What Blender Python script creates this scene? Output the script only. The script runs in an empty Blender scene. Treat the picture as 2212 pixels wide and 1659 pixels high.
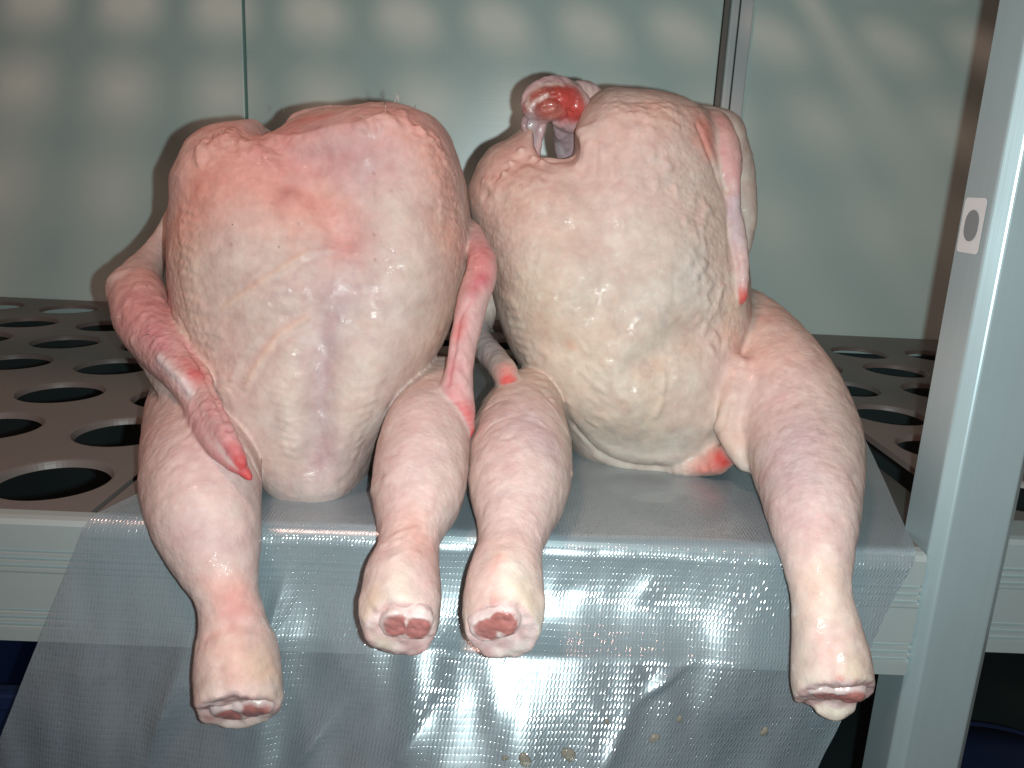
import bpy, math, time
import numpy as np
from mathutils import Vector, Matrix

SC = bpy.context.scene
COL = SC.collection
R_ = math.radians

# ------------------------------------------------------------------ camera
FPX, CX, CY = 1760.0, 1106.0, 829.5            # focal length and centre on a 2212 x 1659 frame
CAM = np.array([0.0, -0.5, 0.2336])
_yaw, _pit, _rol = R_(1.0), R_(14.25), R_(2.8)
FW = np.array([math.sin(_yaw)*math.cos(_pit), math.cos(_yaw)*math.cos(_pit), -math.sin(_pit)])
_r0 = np.array([math.cos(_yaw), -math.sin(_yaw), 0.0])
_u0 = np.cross(_r0, FW)
RT = math.cos(_rol)*_r0 + math.sin(_rol)*_u0
UP = -math.sin(_rol)*_r0 + math.cos(_rol)*_u0
cd = bpy.data.cameras.new('camera')
cam = bpy.data.objects.new('camera', cd); COL.objects.link(cam)
cd.sensor_width = 36.0
cd.lens = FPX/2212.0*36.0
cd.clip_start = 0.01; cd.clip_end = 50
cam.matrix_world = Matrix(((RT[0], UP[0], -FW[0], CAM[0]), (RT[1], UP[1], -FW[1], CAM[1]),
                           (RT[2], UP[2], -FW[2], CAM[2]), (0, 0, 0, 1)))
SC.camera = cam

# ------------------------------------------------------------------ world, lamps, exposure
w = bpy.data.worlds.new('World'); SC.world = w; w.use_nodes = True
bg = w.node_tree.nodes['Background']
bg.inputs[0].default_value = (1.0, 0.62, 0.50, 1); bg.inputs[1].default_value = 0.105

def area(name, loc, aim, size, power, col):
    l = bpy.data.lights.new(name, 'AREA'); l.shape = 'DISK'; l.size = size; l.energy = power; l.color = col
    o = bpy.data.objects.new(name, l); COL.objects.link(o); o.location = loc
    o.rotation_euler = (Vector(aim)-Vector(loc)).to_track_quat('-Z', 'Y').to_euler()
    return o
fl = CAM + RT*0.020 - UP*0.004 + FW*0.004
area('phone_flash', fl, fl+FW*1.0+UP*0.08+RT*0.24, 0.007, 3.6, (0.88, 1.0, 1.0))
area('ceiling_lamp', (-0.42, -0.51, 1.545), (-0.15, 0.25, 0.0), 0.21, 7.2, (1.0, 0.55, 0.44))

vs = SC.view_settings
vs.view_transform = 'Standard'; vs.look = 'None'; vs.exposure = 0.13; vs.gamma = 1.0
SC.cycles.use_denoising = True
SC.cycles.max_bounces = 8; SC.cycles.transparent_max_bounces = 12
SC.cycles.caustics_reflective = False; SC.cycles.caustics_refractive = False
SC.cycles.sample_clamp_indirect = 6.0

# ------------------------------------------------------------------ helpers
def at(px, py, Y):
    """point seen at frame position px, py that lies at depth y = Y; and metres per pixel there"""
    d = FW + RT*(px-CX)/FPX - UP*(py-CY)/FPX
    t = (Y-CAM[1])/d[1]
    return CAM + d*t, t/FPX
def on_plane(px, py, y0, s):
    d = FW + RT*(px-CX)/FPX - UP*(py-CY)/FPX
    t = (y0 + s*CAM[2] - CAM[1])/(d[1]-s*d[2])
    return CAM + d*t
def on_z(px, py, z=0.0):
    d = FW + RT*(px-CX)/FPX - UP*(py-CY)/FPX
    return CAM + d*((z-CAM[2])/d[2])

def mesh_obj(name, verts, faces, mat=None, parent=None, smooth=False):
    m = bpy.data.meshes.new(name)
    m.from_pydata([tuple(v) for v in verts], [], [tuple(f) for f in faces])
    m.update()
    if smooth: m.polygons.foreach_set('use_smooth', [True]*len(m.polygons))
    o = bpy.data.objects.new(name, m); COL.objects.link(o)
    if mat: m.materials.append(mat)
    if parent: o.parent = parent
    return o
def empty(name, loc=(0, 0, 0)):
    o = bpy.data.objects.new(name, None); COL.objects.link(o); o.location = loc; o.empty_display_size = 0.05
    return o
def keep_parent(o, p):
    o.parent = p; o.matrix_parent_inverse = Matrix.Translation(-Vector(p.location))
def tag(o, label=None, cat=None, group=None, kind=None):
    if label: o['label'] = label
    if cat: o['category'] = cat
    if group: o['group'] = group
    if kind: o['kind'] = kind
    return o
def box(V, Fc, x0, x1, y0, y1, z0, z1):
    n = len(V)
    V += [(x0, y0, z0), (x1, y0, z0), (x1, y1, z0), (x0, y1, z0), (x0, y0, z1), (x1, y0, z1), (x1, y1, z1), (x0, y1, z1)]
    Fc += [tuple(n+i for i in f) for f in ((0, 3, 2, 1), (4, 5, 6, 7), (0, 1, 5, 4), (1, 2, 6, 5), (2, 3, 7, 6), (3, 0, 4, 7))]
def extrude_x(prof, x0, x1):
    n = len(prof); V = [(x0, y, z) for y, z in prof] + [(x1, y, z) for y, z in prof]
    Fc = [(i, (i+1) % n, n+(i+1) % n, n+i) for i in range(n)] + [tuple(range(n))[::-1], tuple(range(n, 2*n))]
    return V, Fc
def bevel(o, wdt, seg=2):
    b = o.modifiers.new('bevel', 'BEVEL'); b.width = wdt; b.segments = seg; b.limit_method = 'ANGLE'; b.angle_limit = R_(40)
def tube(name, pts, radii, mat, parent=None, n=6):
    pts = [Vector(p) for p in pts]; V = []; Fc = []
    for i, p in enumerate(pts):
        d = (pts[min(i+1, len(pts)-1)]-pts[max(i-1, 0)]).normalized()
        a = d.orthogonal().normalized(); b = d.cross(a)
        for k in range(n):
            q = 2*math.pi*k/n
            V.append(p + (a*math.cos(q)+b*math.sin(q))*radii[i])
    for i in range(len(pts)-1):
        for k in range(n):
            Fc.append((i*n+k, i*n+(k+1) % n, (i+1)*n+(k+1) % n, (i+1)*n+k))
    Fc += [tuple(range(n))[::-1], tuple(range((len(pts)-1)*n, len(pts)*n))]
    return mesh_obj(name, V, Fc, mat, parent, True)

# node material helper
class Mat:
    def __init__(self, name):
        self.m = bpy.data.materials.new(name); self.m.use_nodes = True
        self.t = self.m.node_tree; self.b = self.t.nodes['Principled BSDF']; self.out = self.t.nodes['Material Output']
    def n(self, typ, **kw):
        nd = self.t.nodes.new(typ)
        for k, v in kw.items():
            if k.startswith('i_'): 
                key = k[2:]; key = int(key) if key.isdigit() else key.replace('_', ' ')
                nd.inputs[key].default_value = v
            else: setattr(nd, k, v)
        return nd
    def l(self, a, b): self.t.links.new(a, b)
    def p(self, **kw):
        for k, v in kw.items(): self.b.inputs[k.replace('_', ' ')].default_value = v
        return self

def metal_paint(name, col, rough, metallic, scale=(40, 40, 40), var=0.12, bump=0.02, spec=0.5):
    M = Mat(name); M.p(Roughness=rough, Metallic=metallic, Specular_IOR_Level=spec)
    tc = M.n('ShaderNodeTexCoord'); mp = M.n('ShaderNodeMapping'); mp.inputs['Scale'].default_value = scale
    nz = M.n('ShaderNodeTexNoise', i_Scale=1.0, i_Detail=6.0, i_Roughness=0.65)
    M.l(tc.outputs['Object'], mp.inputs[0]); M.l(mp.outputs[0], nz.inputs['Vector'])
    n2 = M.n('ShaderNodeTexNoise', i_Scale=9.0, i_Detail=5.0); M.l(tc.outputs['Object'], n2.inputs['Vector'])
    mx = M.n('ShaderNodeMix', data_type='RGBA')
    mx.inputs[6].default_value = tuple(c*(1-var) for c in col)+(1,); mx.inputs[7].default_value = tuple(min(1, c*(1+var)) for c in col)+(1,)
    ad = M.n('ShaderNodeMath', operation='ADD'); ml = M.n('ShaderNodeMath', operation='MULTIPLY'); ml.inputs[1].default_value = 0.5
    M.l(nz.outputs[0], ad.inputs[0]); M.l(n2.outputs[0], ad.inputs[1]); M.l(ad.outputs[0], ml.inputs[0])
    M.l(ml.outputs[0], mx.inputs[0]); M.l(mx.outputs[2], M.b.inputs['Base Color'])
    mr = M.n('ShaderNodeMapRange'); mr.inputs[3].default_value = rough*0.85; mr.inputs[4].default_value = min(1, rough*1.2)
    M.l(n2.outputs[0], mr.inputs[0]); M.l(mr.outputs[0], M.b.inputs['Roughness'])
    bp = M.n('ShaderNodeBump', i_Strength=bump, i_Distance=0.001); M.l(nz.outputs[0], bp.inputs['Height']); M.l(bp.outputs[0], M.b.inputs['Normal'])
    return M.m

m_wall = metal_paint('wall_panel_paint', (0.72, 0.93, 0.89), 0.28, 0.0, (4, 4, 650), 0.05, 0.08, 0.8)
m_plate = metal_paint('shelf_plate_grey', (0.165, 0.148, 0.138), 0.42, 0.0, (160, 160, 160), 0.10, 0.12)
m_alu = metal_paint('anodised_aluminium', (0.50, 0.59, 0.59), 0.38, 0.45, (6, 500, 500), 0.06, 0.05)
m_post = metal_paint('post_aluminium', (0.44, 0.56, 0.59), 0.40, 0.50, (260, 260, 5), 0.13, 0.08)
m_mull = metal_paint('mullion_aluminium', (0.72, 0.84, 0.86), 0.36, 0.10, (500, 500, 6), 0.05, 0.05)
m_strip = metal_paint('grey_joint_strip', (0.22, 0.205, 0.185), 0.5, 0.0)
m_dark = metal_paint('under_shelf_shade', (0.022, 0.045, 0.048), 0.6, 0.0)  # shade below the shelf put into a dark teal colour
m_gap = metal_paint('dark_side_beam', (0.07, 0.085, 0.08), 0.5, 0.0)
m_seal = metal_paint('black_joint', (0.015, 0.018, 0.018), 0.6, 0.0)
m_blue = metal_paint('blue_plastic', (0.008, 0.020, 0.068), 0.4, 0.0)
m_floor = metal_paint('dark_floor', (0.05, 0.055, 0.06), 0.5, 0.0, (14, 14, 14), 0.25, 0.1)
m_white = metal_paint('sticker_white', (0.62, 0.62, 0.62), 0.5, 0.0)
m_grey = metal_paint('sticker_grey', (0.20, 0.21, 0.22), 0.5, 0.0)

# ------------------------------------------------------------------ wall and floor
WY = 0.862
wall = tag(empty('wall', (0, WY, 0)), 'grey green cold store wall of smooth panels behind the shelf', kind='structure')
def wall_panel(x0, x1):
    V, Fc = [], []; box(V, Fc, x0, x1, WY, WY+0.04, -1.0, 1.6)
    o = mesh_obj('wall_panel', V, Fc, m_wall); keep_parent(o, wall); bevel(o, 0.002); return o
XS = -0.4185
wall_panel(-1.8, XS-0.0022); wall_panel(XS+0.0022, 0.322); wall_panel(0.368, 1.8)
V, Fc = [], []; box(V, Fc, -1.8, 1.8, WY+0.042, WY+0.06, -1.0, 1.6)
keep_parent(mesh_obj('joint_backing', V, Fc, m_seal), wall)
prof = []
V, Fc = [], []; box(V, Fc, 0.3235, 0.331, WY-0.001, WY+0.03, -1.0, 1.6)
keep_parent(mesh_obj('joint_strip', V, Fc, m_strip), wall)
V, Fc = [], []; box(V, Fc, 0.332, 0.3665, WY-0.012, WY+0.03, -1.0, 1.6); 
o = mesh_obj('mullion', V, Fc, m_mull); keep_parent(o, wall); bevel(o, 0.003)
V, Fc = [], []; box(V, Fc, 0.343, 0.3455, WY-0.0135, WY-0.011, -1.0, 1.6)
keep_parent(mesh_obj('mullion_shade_line', V, Fc, m_gap), wall)  # groove drawn as a raised dark strip, its shade in the colour
V, Fc = [], []; box(V, Fc, -2.5, 2.5, -2.5, 2.5, -1.02, -1.0)
tag(mesh_obj('floor', V, Fc, m_floor), kind='structure')

# ------------------------------------------------------------------ shelving rack
rack = empty('shelving_rack', (0, 0, 0))
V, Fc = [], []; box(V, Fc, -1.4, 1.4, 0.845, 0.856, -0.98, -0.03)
keep_parent(mesh_obj('added_shade_panel', V, Fc, m_dark), rack)  # dark panel added over the lower wall so the shelf holes look shaded
tag(rack, 'grey aluminium cold store rack with perforated shelf plates under the two birds', 'shelving rack')
PT, RH = 0.1165, 0.0405
def perforated(x0, x1, y0, y1, cx0, cy0, ztop, name='perforated_plate', th=0.006):
    V, Fc = [], []; N = 64
    xs = [c for c in np.arange(cx0-40*PT, cx0+40*PT, PT) if c-PT/2 > x0-2.5e-3 and c+PT/2 < x1+2.5e-3]
    ys = [c for c in np.arange(cy0-40*PT, cy0+40*PT, PT) if c-PT/2 > y0-1e-3 and c+PT/2 < y1+1e-3]
    a0, a1 = xs[0]-PT/2, xs[-1]+PT/2; b0, b1 = ys[0]-PT/2, ys[-1]+PT/2
    for cx in xs:
        for cy in ys:
            n = len(V)
            for k in range(N):
                q = 2*math.pi*(k+0.5)/N; c, s = math.cos(q), math.sin(q); m = max(abs(c), abs(s))
                V.append((cx+c/m*PT/2, cy+s/m*PT/2, ztop))
            for rr, zz in ((RH+0.0030, ztop), (RH+0.0010, ztop-0.0008), (RH, ztop-0.003), (RH-0.001, ztop-th)):
                for k in range(N):
                    q = 2*math.pi*(k+0.5)/N; V.append((cx+math.cos(q)*rr, cy+math.sin(q)*rr, zz))
            for L in range(4):
                for k in range(N):
                    k2 = (k+1) % N
                    Fc.append((n+L*N+k, n+L*N+k2, n+(L+1)*N+k2, n+(L+1)*N+k))
            # square corners
            n2 = len(V)
            for sx, sy in ((1, 1), (-1, 1), (-1, -1), (1, -1)): V.append((cx+sx*PT/2, cy+sy*PT/2, ztop))
            for j in range(4):
                k = N//8-1 + j*N//4
                Fc.append((n+k % N, n2+j, n+(k+1) % N))
    def strip(xa, xb, ya, yb):
        if xb-xa < 1e-4 or yb-ya < 1e-4: return
        n = len(V); V.extend([(xa, ya, ztop), (xb, ya, ztop), (xb, yb, ztop), (xa, yb, ztop)]); Fc.append((n, n+1, n+2, n+3))
    strip(x0, x1, y0, b0); strip(x0, x1, b1, y1); strip(x0, a0, b0, b1); strip(a1, x1, b0, b1)
    n = len(V)   # folded down rim
    V.extend([(x0, y0, ztop), (x1, y0, ztop), (x1, y1, ztop), (x0, y1, ztop), (x0, y0, ztop-th), (x1, y0, ztop-th), (x1, y1, ztop-th), (x0, y1, ztop-th)])
    Fc.extend([(n, n+4, n+5, n+1), (n+1, n+5, n+6, n+2), (n+2, n+6, n+7, n+3), (n+3, n+7, n+4, n)])
    V = [(min(max(v[0], x0), x1), v[1], v[2]) for v in V]
    o = mesh_obj(name, V, Fc, m_plate); keep_parent(o, rack)
    return o
SX = -0.2703
HX0, HY0 = SX-PT/2, 0.0727
perforated(SX-0.0022-6*PT, SX-0.0022, 0.0145, 0.855, HX0, HY0, 0.0)
perforated(SX+0.0022, 0.298, 0.0145, 0.855, HX0, HY0, 0.0)
perforated(0.3725, 0.3725+6*PT, 0.0700, 0.855, 0.3725+PT/2, 0.128, 0.0)
# the shelf above, whose holes let the ceiling lamp through on to the wall
perforated(SX-0.0012-6*PT, SX-0.0012, 0.0, 0.855, HX0, 0.0265, 0.665)
perforated(SX+0.0012, 0.2545+PT/2-0.0005, 0.0, 0.855, HX0, 0.0265, 0.665)
perforated(0.350, 0.350+6*PT, 0.0, 0.855, 0.350+PT/2, 0.0265, 0.665)

def rail(x0, x1, yf, ztop=0.0, plate_y=0.0145):
    # aluminium front rail: top flange, front face with two bands of ribs
    p = [(plate_y-0.0008, ztop-0.002), (plate_y-0.0008, ztop+0.0006), (yf+0.006, ztop+0.0006), (yf+0.002, ztop-0.0006), (yf, ztop-0.004)]
    z = ztop-0.0215
    p.append((yf, z))
    for g in range(3):
        p += [(yf+0.0025, z-0.0008), (yf+0.0025, z-0.0022), (yf-0.0004, z-0.003), (yf-0.0004, z-0.0052)]; z -= 0.0055
    p.append((yf, z-0.001)); z = ztop-0.0655; p.append((yf, z))
    for g in range(3):
        p += [(yf+0.0025, z-0.0008), (yf+0.0025, z-0.0022), (yf-0.0004, z-0.003), (yf-0.0004, z-0.0052)]; z -= 0.0055
    p += [(yf, ztop-0.0905), (yf+0.003, ztop-0.092), (yf+0.010, ztop-0.092), (yf+0.010, ztop-0.004)]
    V, Fc = extrude_x(p, x0, x1)
    # n-gon end caps of a concave outline: keep them, they are hidden by posts
    o = mesh_obj('front_rail', V, Fc, m_alu); keep_parent(o, rack); return o
rail(-0.98, 0.2935, 0.0); rail(0.3505, 1.08, 0.034, 0.0, 0.0690)
for xx in (0.2995,):
    V, Fc = [], []; box(V, Fc, 0.2992, 0.3715, 0.042, 0.85, -0.055, -0.022)
    o = mesh_obj('side_beam', V, Fc, m_gap); keep_parent(o, rack)
# post with chamfered corners
def post(x0, x1, y0, y1, z0, z1, ch=0.0075):
    pr = [(x0+ch, y0), (x1-ch, y0), (x1, y0+ch), (x1, y1), (x0, y1), (x0, y0+ch)]
    n = len(pr); V = [(a, b, z0) for a, b in pr]+[(a, b, z1) for a, b in pr]
    Fc = [(i, (i+1) % n, n+(i+1) % n, n+i) for i in range(n)]+[tuple(range(n))[::-1], tuple(range(n, 2*n))]
    o = mesh_obj('post', V, Fc, m_post); keep_parent(o, rack); bevel(o, 0.0012); return o
PX0, PX1, PY0, PY1 = 0.2950, 0.3490, -0.0030, 0.0385
pst = post(PX0, PX1, PY0, PY1, -1.0, 1.0)
# round cornered sticker with a grey dot on the inner face of the post
def on_x(px, py, X):
    d = FW + RT*(px-CX)/FPX - UP*(py-CY)/FPX
    return CAM + d*((X-CAM[0])/d[0])
s0 = on_x(2096, 487, PX0); sy, sz = 0.5*(PY0+0.0075+PY1)+0.001, s0[2]
def rrect(hw, hh, r, x, n=6):
    pts = []
    for cx_, cz_, a0 in ((hw-r, hh-r, 0), (-(hw-r), hh-r, 90), (-(hw-r), -(hh-r), 180), (hw-r, -(hh-r), 270)):
        for i in range(n+1):
            a = R_(a0+90*i/n); pts.append((x, sy+cx_+r*math.cos(a), sz+cz_+r*math.sin(a)))
    return pts
V = rrect(0.0125, 0.0172, 0.003, PX0-0.0004)
o = mesh_obj('sticker', V, [tuple(range(len(V)))], m_white); keep_parent(o, pst); o.matrix_parent_inverse = Matrix.Identity(4)
V = rrect(0.0078, 0.0098, 0.00775, PX0-0.0007, 10)
d_ = mesh_obj('sticker_dot', V, [tuple(range(len(V)))], m_grey); d_.parent = pst

# ------------------------------------------------------------------ implicit surfaces
def smin(a, b, k):
    h = np.maximum(k-np.abs(a-b), 0.0)/k
    return np.minimum(a, b)-h*h*k*0.25
class Field:
    def __init__(self, lo, hi, h):
        self.lo = np.array(lo, float); self.h = h
        self.n = np.ceil((np.array(hi)-self.lo)/h).astype(int)+1
        self.D = np.full(self.n, 0.05, np.float32)
        self.ax = [np.float32(self.lo[i])+np.arange(self.n[i], dtype=np.float32)*np.float32(h) for i in range(3)]
    def sub(self, lo, hi):
        i0 = np.clip(np.floor((np.array(lo)-self.lo)/self.h).astype(int), 0, self.n-1)
        i1 = np.clip(np.ceil((np.array(hi)-self.lo)/self.h).astype(int)+1, 1, self.n)
        sl = tuple(slice(a, b) for a, b in zip(i0, i1))
        X = self.ax[0][sl[0]][:, None, None]; Y = self.ax[1][sl[1]][None, :, None]; Z = self.ax[2][sl[2]][None, None, :]
        return sl, X, Y, Z
    def put(self, sl, d, k):
        self.D[sl] = smin(self.D[sl], d.astype(np.float32), k)
    def cone(self, a, b, ra, rb, k=0.004):
        a, b = np.array(a, float), np.array(b, float); r = max(ra, rb)+k+0.006
        sl, X, Y, Z = self.sub(np.minimum(a, b)-r, np.maximum(a, b)+r)
        ab = b-a; L2 = ab@ab+1e-12
        t = np.clip(((X-a[0])*ab[0]+(Y-a[1])*ab[1]+(Z-a[2])*ab[2])/L2, 0, 1)
        d = np.sqrt((X-a[0]-t*ab[0])**2+(Y-a[1]-t*ab[1])**2+(Z-a[2]-t*ab[2])**2)-(ra+(rb-ra)*t)
        self.put(sl, d, k)
    def chain(self, pts, k=0.004, kj=None, sub=4):
        """pts: (px, py, depth, radius in px); Catmull-Rom through them"""
        Q = []
        for px, py, Y, r in pts:
            p, m = at(px, py, Y); Q.append(np.append(p, r*m))
        return self.wchain(Q, k, kj, sub)
    def wchain(self, Q, k=0.004, kj=None, sub=4):
        Q = np.array(Q); E = np.vstack([2*Q[0]-Q[1], Q, 2*Q[-1]-Q[-2]]); S = []
        for i in range(1, len(E)-2):
            for u in np.linspace(0, 1, sub, endpoint=False):
                p0, p1, p2, p3 = E[i-1], E[i], E[i+1], E[i+2]
                S.append(0.5*(2*p1+(p2-p0)*u+(2*p0-5*p1+4*p2-p3)*u*u+(3*p1-p0-3*p2+p3)*u**3))
        S.append(Q[-1]); S = np.array(S); S[:, 3] = np.maximum(S[:, 3], 0.0008)
        # whole limb first into its own field, then joined once
        r = S[:, 3].max()+k+0.008
        sl, X, Y, Z = self.sub(S[:, :3].min(0)-r, S[:, :3].max(0)+r)
        d = np.full(self.D[sl].shape, 0.05, np.float32)
        F2 = Field.__new__(Field); F2.lo = self.lo+np.array([s.start for s in sl])*self.h; F2.h = self.h
        F2.n = np.array(d.shape); F2.D = d; F2.ax = [self.ax[i][sl[i]] for i in range(3)]
        for i in range(len(S)-1): F2.cone(S[i, :3], S[i+1, :3], S[i, 3], S[i+1, 3], kj or 0.002)
        self.put(sl, F2.D, k)
        return S
    def ell(self, c, rad, k=0.01, rot=None, carve=False):
        c = np.array(c, float); rad = np.array(rad, float); r = rad.max()+k+0.006
        sl, X, Y, Z = self.sub(c-r, c+r)
        dx, dy, dz = X-c[0], Y-c[1], Z-c[2]
        if rot is not None:
            M = np.array(rot); dx, dy, dz = (M[0, 0]*dx+M[0, 1]*dy+M[0, 2]*dz, M[1, 0]*dx+M[1, 1]*dy+M[1, 2]*dz, M[2, 0]*dx+M[2, 1]*dy+M[2, 2]*dz)
        k0 = np.sqrt((dx/rad[0])**2+(dy/rad[1])**2+(dz/rad[2])**2)
        k1 = np.sqrt((dx/rad[0]**2)**2+(dy/rad[1]**2)**2+(dz/rad[2]**2)**2)+1e-6
        d = np.clip(k0*(k0-1)/k1, -0.05, 0.05)
        if carve: self.D[sl] = -smin(-self.D[sl], d.astype(np.float32), k)
        else: self.put(sl, d, k)
    def pell(self, px, py, Y, rx, ry, dep, k=0.01, carve=False):
        p, m = at(px, py, Y); self.ell(p, (rx*m, dep, ry*m), k, None, carve)
    def cut(self, c, n, r, k=0.002):
        """remove what lies beyond a plane, inside a ball of radius r round c"""
        c = np.array(c, float); n = np.array(n, float); n /= np.linalg.norm(n)
        sl, X, Y, Z = self.sub(c-r, c+r)
        d = -((X-c[0])*n[0]+(Y-c[1])*n[1]+(Z-c[2])*n[2])
        rr = np.sqrt((X-c[0])**2+(Y-c[1])**2+(Z-c[2])**2)
        d = np.where(rr < r, d, 0.05)
        self.D[sl] = -smin(-self.D[sl], d.astype(np.float32), k)
    def loft(self, left, right, y0, s, dep_f, dep_b, p=2.3, k=0.004):
        """body whose left and right outlines lie on the plane y = y0 + s z; dep_f / dep_b: tables (z, depth)"""
        Lw = np.array([on_plane(a, b, y0, s) for a, b in left]); Rw = np.array([on_plane(a, b, y0, s) for a, b in right])
        Lw = Lw[np.argsort(Lw[:, 2])]; Rw = Rw[np.argsort(Rw[:, 2])]
        z0 = min(Lw[0, 2], Rw[0, 2]); z1 = max(Lw[-1, 2], Rw[-1, 2])
        sl, X, Y, Z = self.sub((Lw[:, 0].min()-0.03, -0.05, z0-0.02), (Rw[:, 0].max()+0.03, 0.45, z1+0.02))
        z = self.ax[2][sl[2]]
        def sm(a):
            for _ in range(6): a = np.convolve(np.pad(a, 3, mode='edge'), np.ones(7)/7, 'valid')
            return a
        xl = sm(np.interp(z, Lw[:, 2], Lw[:, 0])); xr = sm(np.interp(z, Rw[:, 2], Rw[:, 0]))
        df = sm(np.interp(z, *zip(*dep_f))); db = sm(np.interp(z, *zip(*dep_b)))
        cx, wd = (xl+xr)/2, np.maximum((xr-xl)/2, 0.004)
        yc = y0+s*z
        u = np.abs(X-cx.astype(np.float32))/wd.astype(np.float32)
        v = Y-yc.astype(np.float32); v = np.where(v < 0, -v/df.astype(np.float32), v/db.astype(np.float32))
        g = (u**p+v**p)**(1/p)
        d = (g-1)*np.minimum(wd, df)
        zc = np.maximum(Z-np.float32(z1), np.float32(z0)-Z)
        d = np.maximum(d, zc)
        self.put(sl, np.clip(d, -0.05, 0.05), k)
    def mesh(self):
        D = self.D; s = D < 0
        cnt = np.zeros(np.array(D.shape)-1, np.uint8)
        for i in (0, 1):
            for j in (0, 1):
                for k in (0, 1): cnt += s[i:D.shape[0]-1+i, j:D.shape[1]-1+j, k:D.shape[2]-1+k]
        I = np.argwhere((cnt > 0) & (cnt < 8)); idx = np.full(cnt.shape, -1, np.int64)
        idx[I[:, 0], I[:, 1], I[:, 2]] = np.arange(len(I))
        cor = [(i, j, k) for i in (0, 1) for j in (0, 1) for k in (0, 1)]
        val = {c: D[I[:, 0]+c[0], I[:, 1]+c[1], I[:, 2]+c[2]] for c in cor}
        acc = np.zeros((len(I), 3)); num = np.zeros(len(I))
        for a in cor:
            for ax in range(3):
                if a[ax] == 0:
                    b = list(a); b[ax] = 1; b = tuple(b)
                    cr = (val[a] < 0) != (val[b] < 0)
                    t = np.where(cr, val[a]/np.where(cr, val[a]-val[b], 1), 0)
                    for q in range(3): acc[:, q] += cr*(a[q]+(t if q == ax else 0))
                    num += cr
        V = self.lo+(I+acc/num[:, None])*self.h
        Q = []
        for ax in range(3):
            o1, o2 = [(1, 2), (2, 0), (0, 1)][ax]
            A = [slice(None)]*3; B = [slice(None)]*3; A[ax] = slice(0, -1); B[ax] = slice(1, None)
            sa, sb = s[tuple(A)], s[tuple(B)]
            E = np.argwhere(sa != sb)
            E = E[(E[:, o1] > 0) & (E[:, o2] > 0) & (E[:, o1] < D.shape[o1]-1) & (E[:, o2] < D.shape[o2]-1)]
            ins = sa[E[:, 0], E[:, 1], E[:, 2]]
            def cell(d1, d2):
                c = E.copy(); c[:, o1] -= d1; c[:, o2] -= d2; return idx[c[:, 0], c[:, 1], c[:, 2]]
            q = np.stack([cell(1, 1), cell(0, 1), cell(0, 0), cell(1, 0)], 1)
            q[~ins] = q[~ins][:, ::-1]; Q.append(q)
        return V, np.vstack(Q)

# ---------------------------------------------------------------- vectorised noise
def vnoise(P, scale, seed=0):
    P = P/scale; I = np.floor(P).astype(np.int64); f = P-I; f = f*f*(3-2*f)
    def hsh(a, b, c):
        n = (a*374761393+b*668265263+c*2147483647+seed*1274126177) & 0xFFFFFFFF
        n = ((n ^ (n >> 13))*1274126177) & 0xFFFFFFFF
        n = ((n ^ (n >> 16))*2246822519) & 0xFFFFFFFF
        return ((n ^ (n >> 15)) & 0xFFFF)/65535.0
    r = 0
    for i in (0, 1):
        for j in (0, 1):
            for k in (0, 1):
                wgt = (f[:, 0] if i else 1-f[:, 0])*(f[:, 1] if j else 1-f[:, 1])*(f[:, 2] if k else 1-f[:, 2])
                r = r+wgt*hsh(I[:, 0]+i, I[:, 1]+j, I[:, 2]+k)
    return r*2-1
def fbm(P, scale, oct=3, seed=0):
    r = 0; a = 1; t = 0
    for o in range(oct): r = r+a*vnoise(P+o*17.3, scale, seed+o*7); t += a; a *= 0.5; scale *= 0.5
    return r/t
def cells(P, scale, seed=0):
    """distance to the nearest jittered lattice point (goose bumps), in units of scale"""
    P = P/scale; I = np.floor(P).astype(np.int64); best = np.full(len(P), 9.0)
    def hsh(a, b, c, q):
        n = (a*374761393+b*668265263+c*2147483647+(seed+q*31)*1274126177) & 0xFFFFFFFF
        n = ((n ^ (n >> 13))*1274126177) & 0xFFFFFFFF
        n = ((n ^ (n >> 16))*2246822519) & 0xFFFFFFFF
        return ((n ^ (n >> 15)) & 0xFFFF)/65535.0
    for i in (-1, 0, 1):
        for j in (-1, 0, 1):
            for k in (-1, 0, 1):
                a, b, c = I[:, 0]+i, I[:, 1]+j, I[:, 2]+k
                d = (a+hsh(a, b, c, 1)-P[:, 0])**2+(b+hsh(a, b, c, 2)-P[:, 1])**2+(c+hsh(a, b, c, 3)-P[:, 2])**2
                best = np.minimum(best, d)
    return np.sqrt(best)

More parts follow.
